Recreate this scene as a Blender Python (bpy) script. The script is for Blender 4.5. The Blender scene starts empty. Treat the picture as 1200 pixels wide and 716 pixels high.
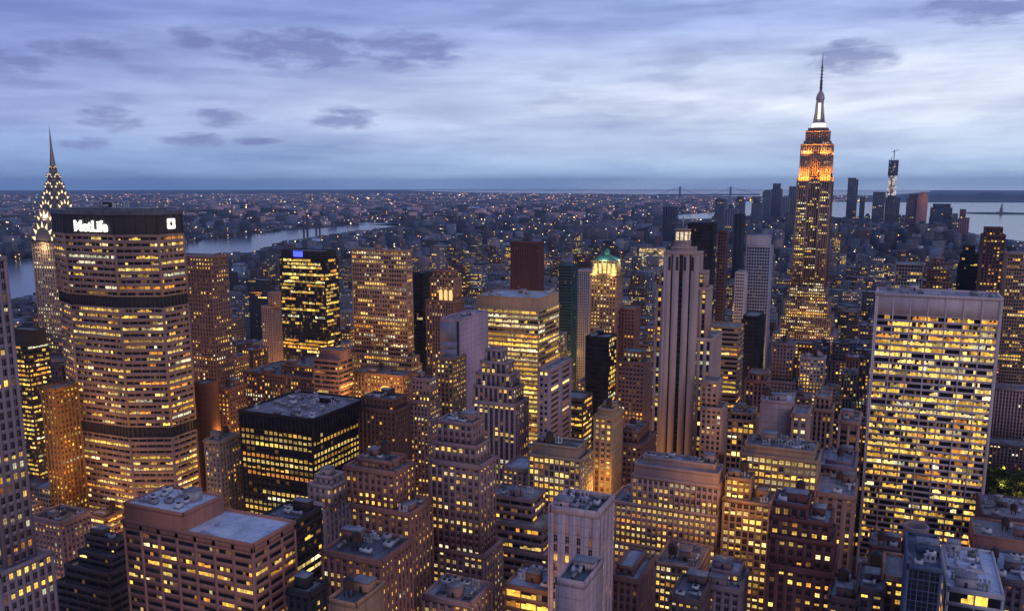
import bpy, math, random
import numpy as np

# ------------------------------------------------------------------ camera, sky, sun, exposure
S = bpy.context.scene
COL = S.collection
F, CX, CY = 1030.0, 600.0, 401.0
PITCH, YAW, CH = math.radians(10.2), math.radians(-23.3), 262.0
cam_d = bpy.data.cameras.new('camera')
cam_d.sensor_width = 36.0
cam_d.lens = 36.0 * F / 1200.0
cam_d.shift_y = (CY - 358.0) / 1200.0
cam_d.clip_start, cam_d.clip_end = 1.0, 200000.0
cam = bpy.data.objects.new('camera', cam_d)
cam.location = (0, 0, CH)
cam.rotation_euler = (math.radians(90) - PITCH, 0, -YAW)
COL.objects.link(cam)
S.camera = cam
S.view_settings.view_transform = 'Standard'
S.view_settings.look = 'None'
S.view_settings.gamma = 1.0
S.view_settings.use_curve_mapping = False
S.view_settings.exposure = 0.0
S.render.engine = 'CYCLES'
cy = S.cycles
cy.use_denoising = True
cy.max_bounces, cy.diffuse_bounces, cy.glossy_bounces = 4, 2, 2
cy.transmission_bounces, cy.volume_bounces = 2, 0
cy.sample_clamp_indirect = 1.5
cy.sample_clamp_direct = 12.0
cy.caustics_reflective = cy.caustics_refractive = False

SUN_EL, SUN_AZ = math.radians(15.0), math.radians(128.0)      # afterglow low in the west-north-west (+x is west, +y is downtown)


class NT:
    """small helper round a node tree"""
    def __init__(s, nt):
        s.t = nt
        nt.nodes.clear()

    def n(s, kind, **kw):
        nd = s.t.nodes.new(kind)
        for k, v in kw.items():
            setattr(nd, k, v)
        return nd

    def l(s, a, b):
        s.t.links.new(a, b)

    def put(s, sock, v):
        if hasattr(v, 'is_linked'):
            s.l(v, sock)
        else:
            sock.default_value = v

    def m(s, op, a, b=None, c=None, clamp=False):
        nd = s.n('ShaderNodeMath', operation=op)
        nd.use_clamp = clamp
        for i, v in enumerate((a, b, c)):
            if v is not None:
                s.put(nd.inputs[i], v)
        return nd.outputs[0]

    def mix(s, f, a, b, mode='MIX'):
        nd = s.n('ShaderNodeMix', data_type='RGBA', blend_type=mode)
        s.put(nd.inputs[0], f)
        for sock, v in ((nd.inputs[6], a), (nd.inputs[7], b)):
            if isinstance(v, tuple):
                sock.default_value = (*v[:3], 1)
            else:
                s.l(v, sock)
        return nd.outputs[2]

    def ramp(s, f, stops, interp='LINEAR'):
        nd = s.n('ShaderNodeValToRGB')
        r = nd.color_ramp
        r.interpolation = interp
        while len(r.elements) < len(stops):
            r.elements.new(0.5)
        for e, (p, c) in zip(r.elements, stops):
            e.position = p
            e.color = (*c, 1) if isinstance(c, tuple) else (c, c, c, 1)
        s.put(nd.inputs[0], f)
        return nd.outputs[0]

    def noise(s, vec, scale, detail=3.0, rough=0.55, dist=0.0):
        nd = s.n('ShaderNodeTexNoise')
        s.l(vec, nd.inputs['Vector'])
        nd.inputs['Scale'].default_value = scale
        nd.inputs['Detail'].default_value = detail
        nd.inputs['Roughness'].default_value = rough
        nd.inputs['Distortion'].default_value = dist
        return nd.outputs['Fac']

    def comb(s, x, y, z):
        nd = s.n('ShaderNodeCombineXYZ')
        for i, v in enumerate((x, y, z)):
            s.put(nd.inputs[i], v)
        return nd.outputs[0]


def srgb(r, g, b):
    f = lambda c: (c / 255 / 12.92) if c <= 10 else ((c / 255 + 0.055) / 1.055) ** 2.4
    return (f(r), f(g), f(b))


world = bpy.data.worlds.new('World')
S.world = world
world.use_nodes = True
w = NT(world.node_tree)
tc = w.n('ShaderNodeTexCoord')
sep = w.n('ShaderNodeSeparateXYZ')
w.l(tc.outputs['Generated'], sep.inputs[0])
dx, dy, dz = sep.outputs
el = w.m('MULTIPLY', w.m('ARCSINE', w.m('MINIMUM', w.m('MAXIMUM', dz, -1.0), 1.0)), 180 / math.pi)   # degrees
az = w.m('MULTIPLY', w.m('ARCTAN2', dx, dy), 180 / math.pi)        # degrees west of downtown
elp = w.m('MAXIMUM', el, 0.0)
e01 = w.m('DIVIDE', elp, 16.0, clamp=True)
east = w.ramp(e01, [(0.0, srgb(128, 160, 204)), (0.05, srgb(134, 164, 208)), (0.14, srgb(150, 174, 216)), (0.25, srgb(170, 186, 226)),
                    (0.42, srgb(150, 166, 216)), (0.62, srgb(132, 148, 206)), (0.85, srgb(146, 160, 216)), (1.0, srgb(150, 164, 220))])
west = w.ramp(e01, [(0.0, srgb(196, 222, 244)), (0.05, srgb(192, 218, 242)), (0.16, srgb(210, 226, 244)), (0.30, srgb(240, 246, 254)),
                    (0.44, srgb(222, 232, 248)), (0.58, srgb(186, 204, 240)), (0.8, srgb(158, 178, 228)), (1.0, srgb(148, 166, 218))])
side = w.m('DIVIDE', w.m('ADD', az, 52.0), 56.0, clamp=True)
base = w.mix(side, east, west)
# long streaky cloud sheets: noise in azimuth / elevation, stretched sideways
uv = w.comb(w.m('MULTIPLY', az, 0.055), w.m('MULTIPLY', el, 0.34), 0.0)
n1 = w.noise(uv, 1.3, 6.0, 0.55, 0.35)
uv2 = w.comb(w.m('MULTIPLY', az, 0.10), w.m('ADD', w.m('MULTIPLY', el, 0.9), w.m('MULTIPLY', az, -0.016)), 3.7)
n2 = w.noise(uv2, 1.0, 5.0, 0.6, 0.2)
c1 = w.ramp(n1, [(0.36, 0.0), (0.62, 1.0)])
c2 = w.ramp(n2, [(0.36, 0.0), (0.64, 1.0)])
streak = w.m('MULTIPLY', w.m('ADD', w.m('MULTIPLY', c1, 0.6), w.m('MULTIPLY', c2, 0.4)), 1.0)
bright = w.mix(1.0, base, (1.34, 1.31, 1.25), 'MULTIPLY')
dark = w.mix(1.0, base, (0.70, 0.74, 0.85), 'MULTIPLY')
skyc = w.mix(streak, dark, bright)
skyc = w.mix(1.0, skyc, (0.96, 0.97, 1.04), 'MULTIPLY')
# small dark puffs in a few rows
uv3 = w.comb(w.m('MULTIPLY', az, 0.20), w.m('MULTIPLY', el, 0.85), 4.3)
n3 = w.noise(uv3, 1.0, 3.0, 0.5, 0.3)
gate = w.noise(w.comb(w.m('MULTIPLY', az, 0.05), w.m('MULTIPLY', el, 0.14), 2.0), 1.0, 1.0)
puff = w.m('MULTIPLY', w.ramp(n3, [(0.55, 0.0), (0.70, 1.0)]), w.ramp(gate, [(0.32, 0.0), (0.52, 1.0)]))
puff = w.m('MULTIPLY', puff, w.m('SUBTRACT', 1.0, w.m('MULTIPLY', side, 0.45)))
puff = w.m('MULTIPLY', puff, w.ramp(e01, [(0.14, 0.0), (0.24, 1.0)]))
# the low row of separate dark puffs: azimuth, elevation, half width, half height (degrees)
PUFFS = [(-36.3, 8.0, 3.6, 0.95), (-29.9, 8.1, 2.7, 0.95), (-41.1, 3.9, 1.5, 0.42), (-42.6, 2.6, 1.5, 0.36), (-33.8, 4.0, 1.7, 0.55), (-48.5, 7.4, 2.2, 0.5),
         (-47.2, 3.7, 1.4, 0.55), (-48.6, 2.3, 1.0, 0.28), (-42.6, 8.4, 1.2, 0.5), (-3.0, 7.3, 2.0, 0.85), (4.2, 9.6, 2.8, 0.8),
         (-39.2, 2.6, 1.2, 0.22), (-52.5, 6.6, 2.0, 0.5)]
wob = w.noise(w.comb(w.m('MULTIPLY', az, 0.42), w.m('MULTIPLY', el, 1.7), 1.0), 1.0, 6.0, 0.62, 0.4)
tot = None
for (pa, pe, ra, re_) in PUFFS:
    u_ = w.m('DIVIDE', w.m('SUBTRACT', az, pa), ra)
    v_ = w.m('DIVIDE', w.m('SUBTRACT', el, pe), re_)
    d_ = w.m('ADD', w.m('MULTIPLY', u_, u_), w.m('MULTIPLY', v_, v_))
    g_ = w.m('SUBTRACT', 1.0, w.m('MULTIPLY', d_, 0.36), clamp=True)
    tot = g_ if tot is None else w.m('MAXIMUM', tot, g_)
blob = w.ramp(w.m('ADD', tot, w.m('MULTIPLY', w.m('SUBTRACT', wob, 0.5), 3.2)), [(0.22, 0.0), (0.62, 0.55), (1.25, 1.0)])
blob = w.m('MULTIPLY', blob, w.ramp(tot, [(0.0, 0.0), (0.5, 1.0)]))
skyc = w.mix(w.m('MULTIPLY', puff, 0.35), skyc, srgb(112, 122, 176))
skyc = w.mix(w.m('MULTIPLY', blob, 0.66), skyc, srgb(112, 120, 180))
# the sky is dimmed overhead to hold down the ambient light on the city
over = w.ramp(w.m('DIVIDE', elp, 90.0), [(0.15, 1.0), (0.4, 0.66), (1.0, 0.52)])
skyc = w.mix(1.0, skyc, over, 'MULTIPLY')
sky = w.n('ShaderNodeTexSky', sky_type='NISHITA')
sky.sun_disc = False
sky.sun_elevation = SUN_EL
sky.sun_rotation = SUN_AZ
nish = w.mix(1.0, sky.outputs[0], (0.05, 0.05, 0.05), 'MULTIPLY')
skyc = w.mix(0.06, skyc, nish)
bg = w.n('ShaderNodeBackground')
w.l(skyc, bg.inputs['Color'])
bg.inputs['Strength'].default_value = 1.0
wo = w.n('ShaderNodeOutputWorld')
w.l(bg.outputs[0], wo.inputs['Surface'])

sun_d = bpy.data.lights.new('sun', 'SUN')
sun_d.energy = 0.5
sun_d.angle = math.radians(50)
sun_d.color = (1.0, 0.74, 0.66)
sun = bpy.data.objects.new('sun', sun_d)
# light comes from low in the west-north-west, behind and to the right of the camera
sun.rotation_euler = (math.pi / 2 - SUN_EL, 0, math.pi - SUN_AZ)
COL.objects.link(sun)

# ------------------------------------------------------------------ picture <-> place geometry
fw = np.array([math.sin(YAW) * math.cos(PITCH), math.cos(YAW) * math.cos(PITCH), -math.sin(PITCH)])
rt = np.array([math.cos(YAW), -math.sin(YAW), 0.0])
upv = np.cross(rt, fw)


def ray(px, py): return fw * F + rt * (px - CX) - upv * (py - CY)


def at_v(px, py, v):
    d = ray(px, py)
    t = v / d[1]
    return t * d[0], CH + t * d[2]


def ground(px, py, z=0.0):
    d = ray(px, py)
    t = (z - CH) / d[2]
    return t * d[0], t * d[1]


def proj(x, y, z):
    p = np.array([x, y, z - CH])
    q = max(p @ fw, 1e-3)
    return CX + F * (p @ rt) / q, CY - F * (p @ upv) / q


def x_at(px, Y, Z):            # x of the point (x, Y, Z) that is seen at column px
    k = F * rt - (px - CX) * fw
    return -(k[1] * Y + k[2] * (Z - CH)) / k[0]


def y_at(px, X, Z):
    k = F * rt - (px - CX) * fw
    return -(k[0] * X + k[2] * (Z - CH)) / k[1]


# ------------------------------------------------------------------ materials
MATS = {}


def pmat(name):
    m = bpy.data.materials.new(name)
    m.use_nodes = True
    try:
        m.cycles.emission_sampling = 'NONE'
    except Exception:
        pass
    t = NT(m.node_tree)
    b = t.n('ShaderNodeBsdfPrincipled')
    o = t.n('ShaderNodeOutputMaterial')
    t.l(b.outputs[0], o.inputs['Surface'])
    return m, t, b


def wall_mat(col, rough=0.85, grime=0.5, metal=0.0, kind='stone'):
    key = ('wall', tuple(round(c, 3) for c in col), rough, grime, metal, kind)
    if key in MATS:
        return MATS[key]
    m, t, b = pmat('masonry')
    g = t.n('ShaderNodeNewGeometry')
    sp = t.n('ShaderNodeSeparateXYZ')
    t.l(g.outputs['Position'], sp.inputs[0])
    big = t.noise(g.outputs['Position'], 0.035, 3.0)
    st = t.comb(t.m('MULTIPLY', sp.outputs[0], 0.5), t.m('MULTIPLY', sp.outputs[1], 0.5), t.m('MULTIPLY', sp.outputs[2], 0.03))
    streak = t.noise(st, 1.0, 3.0, 0.6)
    fine = t.noise(g.outputs['Position'], 0.9, 2.0)
    f = t.m('ADD', t.m('ADD', t.m('MULTIPLY', big, 0.5), t.m('MULTIPLY', streak, 0.6)), t.m('MULTIPLY', fine, 0.3))
    f = t.m('SUBTRACT', f, 0.7)
    k = t.m('ADD', 1.0, t.m('MULTIPLY', f, 2.2 * grime))
    if kind == 'panel':
        j = None
        for q, stp, wd in ((sp.outputs[2], 3.9, .045), (t.m('ADD', sp.outputs[0], sp.outputs[1]), 4.6, .035)):
            e_ = t.m('LESS_THAN', t.m('ABSOLUTE', t.m('SUBTRACT', t.m('FRACT', t.m('DIVIDE', q, stp)), .5)), wd)
            j = e_ if j is None else t.m('MAXIMUM', j, e_)
        k = t.m('MULTIPLY', k, t.m('SUBTRACT', 1.0, t.m('MULTIPLY', j, .3)))
    mean = sum(col) / 3
    deep = tuple(max(0.004, (mean + (q - mean) * 1.25)) * (0.90, 0.80, 0.73)[i] for i, q in enumerate(col))
    c = t.mix(1.0, deep, t.comb(k, k, k), 'MULTIPLY')
    t.l(c, b.inputs['Base Color'])
    b.inputs['Roughness'].default_value = rough
    b.inputs['Metallic'].default_value = metal
    b.inputs['Specular IOR Level'].default_value = 0.3
    MATS[key] = m
    return m


def glass_mat():
    """dark glazing; a face or object whose 'lit' value is above zero is a room with its lamps on"""
    if 'glass' in MATS:
        return MATS['glass']
    for key in ('glass', 'glass_single'):
        m, t, b = pmat('window_glass')
        g = t.n('ShaderNodeNewGeometry')
        if key == 'glass':
            a = t.n('ShaderNodeAttribute', attribute_name='lit')
            colr = a.outputs['Color']
        else:
            a = t.n('ShaderNodeObjectInfo')
            colr = a.outputs['Color']
        n = t.noise(g.outputs['Position'], 0.55, 3.0, 0.7)
        k = t.ramp(n, [(0.32, 0.35), (0.62, 1.25)])
        e = t.mix(1.0, colr, k, 'MULTIPLY')
        t.l(e, b.inputs['Emission Color'])
        b.inputs['Emission Strength'].default_value = 1.0
        tone = t.ramp(t.noise(g.outputs['Position'], 0.13, 2.0), [(0.35, (0.012, 0.013, 0.018)), (0.65, (0.035, 0.034, 0.042))])
        t.l(tone, b.inputs['Base Color'])
        b.inputs['Roughness'].default_value = 0.12
        b.inputs['Specular IOR Level'].default_value = 0.32
        MATS[key] = m
    return MATS['glass']


def emit_mat(name, col, strength):
    key = ('emit', name, col, strength)
    if key not in MATS:
        m, t, b = pmat(name)
        b.inputs['Base Color'].default_value = (0.3, 0.3, 0.3, 1)
        b.inputs['Emission Color'].default_value = (*col, 1)
        b.inputs['Emission Strength'].default_value = strength
        MATS[key] = m
    return MATS[key]


def roof_mat(col=(0.16, 0.16, 0.18)):
    key = ('roof', col)
    if key in MATS:
        return MATS[key]
    m, t, b = pmat('roof_gravel')
    g = t.n('ShaderNodeNewGeometry')
    a = t.noise(g.outputs['Position'], 0.12, 4.0, 0.65, 0.6)
    c = t.noise(g.outputs['Position'], 1.2, 3.0)
    f = t.m('ADD', t.m('MULTIPLY', a, 0.75), t.m('MULTIPLY', c, 0.25))
    lo, hi = tuple(x * 0.5 for x in col), tuple(min(0.8, x * 1.5) for x in col)
    sp = t.n('ShaderNodeSeparateXYZ')
    t.l(g.outputs['Position'], sp.inputs[0])
    sx = t.m('LESS_THAN', t.m('ABSOLUTE', t.m('SUBTRACT', t.m('FRACT', t.m('DIVIDE', sp.outputs[0], 2.7)), .5)), .035)
    sy = t.m('LESS_THAN', t.m('ABSOLUTE', t.m('SUBTRACT', t.m('FRACT', t.m('DIVIDE', sp.outputs[1], 6.1)), .5)), .02)
    seam = t.m('MULTIPLY', t.m('MAXIMUM', sx, sy), 0.45)
    rc = t.ramp(f, [(0.36, lo), (0.5, col), (0.64, hi)])
    t.l(t.mix(seam, rc, tuple(x * .4 for x in col)), b.inputs['Base Color'])
    t.l(t.ramp(a, [(0.4, 0.25), (0.5, 0.8)]), b.inputs['Roughness'])
    MATS[key] = m
    return m


def tone_mat(name='far_wall', rough=0.85):
    if name in MATS:
        return MATS[name]
    m, t, b = pmat(name)
    a = t.n('ShaderNodeAttribute', attribute_name='lit')
    g = t.n('ShaderNodeNewGeometry')
    k = t.ramp(t.noise(g.outputs['Position'], 0.06, 4.0, 0.7), [(0.3, 0.55), (0.7, 1.4)])
    t.l(t.mix(1.0, a.outputs['Color'], k, 'MULTIPLY'), b.inputs['Base Color'])
    b.inputs['Roughness'].default_value = rough
    MATS[name] = m
    return m


GL = glass_mat()
GLS = MATS['glass_single']
STEEL = wall_mat((0.32, 0.33, 0.36), 0.5, 0.3, 0.3)
WOOD = wall_mat((0.10, 0.065, 0.05), 0.9, 0.4)
DARKM = wall_mat((0.03, 0.03, 0.035), 0.5, 0.3)

# ------------------------------------------------------------------ mesh building
BOXF = np.array([(0, 1, 3, 2), (4, 6, 7, 5), (0, 4, 5, 1), (2, 3, 7, 6), (0, 2, 6, 4), (1, 5, 7, 3)])
BOXL = BOXF[:, ::-1]


class Acc:
    def __init__(s):
        s.v, s.f4, s.m4, s.l4, s.f3, s.m3, s.l3 = [], [], [], [], [], [], []
        s.n = 0

    def raw(s, v, f, mat=0, lit=None):
        v = np.asarray(v, float).reshape(-1, 3)
        f = np.asarray(f, int)
        f = f.reshape(-1, f.shape[-1])
        k = len(f)
        L = np.zeros((k, 3)) if lit is None else np.broadcast_to(np.asarray(lit, float), (k, 3))
        M = np.broadcast_to(np.asarray(mat, int), (k,))
        if f.shape[-1] == 4:
            s.f4.append(f + s.n); s.m4.append(M); s.l4.append(L)
        else:
            s.f3.append(f + s.n); s.m3.append(M); s.l3.append(L)
        s.v.append(v)
        s.n += len(v)

    def lboxes(s, P, t, n, a, mat=0):
        """boxes in the frame of a facade: rows of s0 s1 o0 o1 z0 z1"""
        a = np.asarray(a, float).reshape(-1, 6)
        if not len(a):
            return
        idx = np.array([(i, j + 2, k + 4) for i in (0, 1) for j in (0, 1) for k in (0, 1)])
        c = a[:, idx]                                      # k,8,3
        v = np.empty_like(c)
        v[..., 0] = P[0] + c[..., 0] * t[0] + c[..., 1] * n[0]
        v[..., 1] = P[1] + c[..., 0] * t[1] + c[..., 1] * n[1]
        v[..., 2] = c[..., 2]
        f = (BOXL[None] + 8 * np.arange(len(a))[:, None, None]).reshape(-1, 4)
        s.raw(v, f, mat)

    def lquads(s, P, t, n, a, mat=0, lit=None):
        """upright panes: rows of s0 s1 o z0 z1"""
        a = np.asarray(a, float).reshape(-1, 5)
        if not len(a):
            return
        c = np.stack([a[:, [0, 2, 3]], a[:, [1, 2, 3]], a[:, [1, 2, 4]], a[:, [0, 2, 4]]], 1)
        v = np.empty_like(c)
        v[..., 0] = P[0] + c[..., 0] * t[0] + c[..., 1] * n[0]
        v[..., 1] = P[1] + c[..., 0] * t[1] + c[..., 1] * n[1]
        v[..., 2] = c[..., 2]
        s.raw(v, np.arange(4 * len(a)).reshape(-1, 4), mat, lit)

    def box(s, x0, x1, y0, y1, z0, z1, mat=0, lit=None):
        v = [(x, y, z) for x in (x0, x1) for y in (y0, y1) for z in (z0, z1)]
        s.raw(v, BOXF, mat, lit)

    def prism(s, poly, z0, z1, mat=0, top=None):
        """upright prism on a convex counter-clockwise polygon; top = other polygon for the upper rim"""
        k = len(poly)
        top = top or poly
        v = [(x, y, z0) for x, y in poly] + [(x, y, z1) for x, y in top]
        s.raw(v, [(i, (i + 1) % k, k + (i + 1) % k, k + i) for i in range(k)], mat)
        c = np.mean(np.array(top), 0)
        vv = [(x, y, z1) for x, y in top] + [(c[0], c[1], z1)]
        s.raw(vv, [(i, (i + 1) % k, k) for i in range(k)], mat)

    def lathe(s, x, y, prof, k=16, mat=0, lit=None, rot=0.0):
        for (r0, z0), (r1, z1) in zip(prof[:-1], prof[1:]):
            a = rot + np.arange(k) * 2 * math.pi / k
            v = np.concatenate([np.stack([x + r0 * np.cos(a), y + r0 * np.sin(a), np.full(k, z0)], 1),
                                np.stack([x + r1 * np.cos(a), y + r1 * np.sin(a), np.full(k, z1)], 1)])
            s.raw(v, [(i, (i + 1) % k, k + (i + 1) % k, k + i) for i in range(k)], mat, lit)

    def bar(s, p, q, r, mat=0, lit=None):
        p, q = np.array(p, float), np.array(q, float)
        d = q - p
        d /= max(np.linalg.norm(d), 1e-9)
        a = np.cross(d, (0, 0, 1.0) if abs(d[2]) < 0.9 else (1.0, 0, 0))
        a /= np.linalg.norm(a)
        b = np.cross(d, a)
        v = [c + r * (i * a + j * b) for c in (p, q) for i, j in ((-1, -1), (1, -1), (1, 1), (-1, 1))]
        s.raw(v, [(0, 1, 5, 4), (1, 2, 6, 5), (2, 3, 7, 6), (3, 0, 4, 7), (3, 2, 1, 0), (4, 5, 6, 7)], mat, lit)

    def build(s, name, mats, parent=None, origin=(0, 0, 0)):
        me = bpy.data.meshes.new(name)
        v = np.concatenate(s.v) - np.array(origin)
        me.vertices.add(len(v))
        me.vertices.foreach_set('co', v.ravel().astype(np.float32))
        f4 = np.concatenate(s.f4) if s.f4 else np.zeros((0, 4), int)
        f3 = np.concatenate(s.f3) if s.f3 else np.zeros((0, 3), int)
        li = np.concatenate([f4.ravel(), f3.ravel()])
        me.loops.add(len(li))
        me.loops.foreach_set('vertex_index', li.astype(np.int32))
        nf = len(f4) + len(f3)
        st = np.concatenate([np.arange(len(f4)) * 4, 4 * len(f4) + np.arange(len(f3)) * 3])
        me.polygons.add(nf)
        me.polygons.foreach_set('loop_start', st.astype(np.int32))
        me.polygons.foreach_set('material_index', np.concatenate(s.m4 + s.m3).astype(np.int32))
        me.update(calc_edges=True)
        L = np.concatenate(s.l4 + s.l3)
        if L.any():
            at = me.attributes.new('lit', 'FLOAT_COLOR', 'FACE')
            at.data.foreach_set('color', np.concatenate([L, np.ones((nf, 1))], 1).ravel().astype(np.float32))
        for m in mats:
            me.materials.append(m)
        o = bpy.data.objects.new(name, me)
        COL.objects.link(o)
        if parent:
            o.parent = parent
        else:
            o.location = origin
        return o


def tag(o, label=None, cat=None, group=None, kind=None):
    for k, v in (('label', label), ('category', cat), ('group', group), ('kind', kind)):
        if v:
            o[k] = v
    return o


def empty(name, loc):
    o = bpy.data.objects.new(name, None)
    o.location = loc
    o.empty_display_size = 5
    COL.objects.link(o)
    return o


def rect(x0, x1, y0, y1):
    return [(x0, y0), (x1, y0), (x1, y1), (x0, y1)]


# ------------------------------------------------------------------ lit windows
WARM = np.array([(1.0, 0.38, 0.05), (1.0, 0.52, 0.07), (1.0, 0.62, 0.11), (1.0, 0.70, 0.19), (1.0, 0.78, 0.36), (0.95, 0.88, 0.54)]) * 1.3


def lit_grid(nf, nc, p, run, rng, tint=2.0, gain=1.0, dark_rows=()):
    """colour per pane (nf, nc, 3): rows are floors, lamps come on in runs of neighbouring panes"""
    out = np.zeros((nf, nc, 3))
    for j in range(nf):
        q = np.clip(p * np.exp(rng.normal(0, 0.12 + 0.45 * max(0, 1 - p))) - (0.0 if p > 0.05 else 0.02), 0, 0.96)
        if any(a <= j / nf < b for a, b in dark_rows):
            q = 0.02
        on = rng.random() < q
        cool = rng.random() < .03
        i = 0
        rowt = tint + rng.normal(0, 0.8)
        if p > .12 and rng.random() < .06: q = .95
        while i < nc:
            L = 1 + rng.geometric(1.0 / max(run, 1.01)) - 1
            L = max(1, int(L))
            if on:
                b = gain * np.exp(rng.normal(-0.35, 0.5))
                c = WARM[int(np.clip(round(rowt + rng.normal(0, 0.9)), 0, 5))]
                if cool: c = np.array((.98, .95, .60))
                out[j, i:i + L] = np.minimum(b, 1.7) * c
            i += L
            on = rng.random() < q
    out *= np.where(out.sum(2, keepdims=True) > 0, np.exp(rng.normal(0, 0.22, (nf, nc, 1))), 1)
    # a few dim rooms
    dim = (rng.random((nf, nc, 1)) < 0.12 * min(1.0, p / 0.15)) & (out.sum(2, keepdims=True) == 0)
    out += dim * np.array((0.16, 0.075, 0.025)) * gain
    return out


# facade styles: bay width, floor height, pier share, spandrel share, pier depth, spandrel depth, panes per bay, run of lit panes
ST = dict(
    masonry=dict(cor=.5, bay=3.0, fh=3.45, pf=.48, sf=.5, pd=.5, sd=.32, ns=1, run=1.5),
    office=dict(bay=2.4, fh=3.6, pf=.30, sf=.45, pd=.4, sd=.28, ns=1, run=2.2),
    ribbon=dict(bay=7.0, fh=3.8, pf=.06, sf=.52, pd=.22, sd=.34, ns=4, run=4.0),
    grid=dict(bay=2.9, fh=3.6, pf=.24, sf=.34, pd=.45, sd=.3, ns=1, run=2.0),
    glass=dict(bay=1.8, fh=3.7, pf=.08, sf=.34, pd=.16, sd=.1, ns=1, run=4.0),
    vertical=dict(cor=.4, bay=2.8, fh=3.5, pf=.5, sf=.36, pd=.7, sd=.12, ns=1, run=1.4),
)


def facade(A, PA, P, Q, z0, z1, st, rng, p, tint, gain, wall=0, spm=0, panes=True, dark_rows=(), collect=None, glassmat=2):
    """relief and panes of one side of a tier. PA = mesh for panes (None: no panes); collect gathers panes that become parts."""
    P, Q = np.array(P, float), np.array(Q, float)
    L = float(np.linalg.norm(Q - P))
    t = (Q - P) / L
    n = np.array((t[1], -t[0]))
    top, bot = st.get('top', 0.0), st.get('bot', 0.0)
    za, zb = z0 + bot, z1 - top
    nb = st.get('nb') or max(1, round(L / st['bay']))
    nf = max(1, round((zb - za) / st['fh']))
    bw, fh = L / nb, (zb - za) / nf
    pw = bw * st['pf']
    pd, sd = st['pd'], st['sd']
    cw = max(pw * .5, st.get('corner', .7))
    b = [(0, cw, -.05, pd, z0, z1), (L - cw, L + pd, -.05, pd, z0, z1)]
    maj, mw, md = st.get('major', 0), st.get('mw', 0), st.get('md', 0)
    for i in range(1, nb):
        if maj and i % maj == 0:
            b.append((i * bw - mw / 2, i * bw + mw / 2, -.05, md, z0, z1))
        else:
            b.append((i * bw - pw / 2, i * bw + pw / 2, -.05, pd, z0, z1))
    A.lboxes(P, t, n, b, wall)
    sh = fh * st['sf']
    b = []
    for j in range(nf + 1):
        lo = za if j == 0 else za + j * fh - sh / 2
        hi = zb if j == nf else za + j * fh + sh / 2
        b.append((0, L + sd, -.04, sd, lo, hi))
    if top: b.append((0, L + sd, -.045, sd + .03, zb, z1))
    if bot: b.append((0, L + sd, -.045, sd + .03, z0, za))
    A.lboxes(P, t, n, b, spm)
    if st.get('bars') and panes:
        A.lboxes(P, t, n, [((i + .5) * bw - .06, (i + .5) * bw + .06, -.03, .12, za, zb) for i in range(nb)], 0)
        A.lboxes(P, t, n, [(0, L, -.03, .1, za + (j + .55) * fh - .05, za + (j + .55) * fh + .05) for j in range(nf)], 0)
    if not panes or PA is None:
        return
    ns = st['ns']
    pp = st.get('p', p) * (st.get('pw', 1.0) if n[0] > .5 else 1.0)
    g = lit_grid(nf, nb * ns, pp, st['run'], rng, tint, gain, dark_rows)
    rows, lits = [], []
    for j in range(nf):
        zl, zh = za + j * fh + sh / 2, za + (j + 1) * fh - sh / 2
        for i in range(nb):
            s0, s1 = i * bw + pw / 2, (i + 1) * bw - pw / 2
            if i == 0: s0 = max(s0, cw)
            if i == nb - 1: s1 = min(s1, L - cw)
            d = (s1 - s0) / ns
            if d < .1: continue
            for k in range(ns):
                c = g[j, i * ns + k]
                u = rng.random()
                top_ = zh - .02
                if c[0] > .3 and u < .3: top_ = zl + (zh - zl) * (.5 if u < .12 else .75)     # blind half drawn
                rows.append((s0 + k * d + .04, s0 + (k + 1) * d - .04, .05, zl + .02, top_))
                lits.append(c)
    rows, lits = np.array(rows).reshape(-1, 5), np.array(lits).reshape(-1, 3)
    if collect is None:
        PA.lquads(P, t, n, rows, glassmat, lits)
    else:
        collect.append((P, t, n, rows, lits, nb * ns))


def faces_cam(P, Q):
    P, Q = np.array(P), np.array(Q)
    t = (Q - P) / np.linalg.norm(Q - P)
    return (t[1] * -(P[0] + Q[0]) / 2 + -t[0] * -(P[1] + Q[1]) / 2) > 0


def tier(A, PA, poly, z0, z1, st, rng, p=.3, tint=2., gain=1., parapet=1.1, collect=None, spm=0, dark_rows=(), core=2, roof=1, roofA=None):
    """one storey block of a building on a convex polygon: glazed core, piers, spandrels, parapet and roof"""
    k = len(poly)
    if st is None:
        A.prism(poly, z0, z1 - .02, 0)
        pd = .12
    else:
        A.prism(poly, z0, z1 - .02, core)
        pd = st['pd'] + .1
        for i in range(k):
            P, Q = poly[i], poly[(i + 1) % k]
            if math.dist(P, Q) < .5: continue
            facade(A, PA, P, Q, z0, z1, st, rng, p, tint, gain, 0, spm, faces_cam(P, Q), dark_rows, collect)
    for i in range(k):
        P, Q = np.array(poly[i], float), np.array(poly[(i + 1) % k], float)
        L = np.linalg.norm(Q - P)
        t = (Q - P) / L
        n = np.array((t[1], -t[0]))
        if parapet > 0:
            A.lboxes(P, t, n, [(0, L + pd, -.45, pd, z1 - .6, z1 + parapet)], 0)
        if st is not None and st.get('cor') and L > 6 and z1 - z0 > 12:
            e = st['cor']
            A.lboxes(P, t, n, [(-.02, L + pd + e, -.3, pd + e, z1 - .75, z1 - .05), (-.01, L + pd + e * .5, -.3, pd + e * .5, z1 - 1.3, z1 - .76)], 0)
    c = np.mean(np.array(poly), 0)
    ins = [tuple(np.array(q) + (c - np.array(q)) / max(np.linalg.norm(c - np.array(q)), 1e-6) * .3) for q in poly]
    (roofA or A).prism(ins, z1 - .1, z1 + .12, roof)


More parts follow.
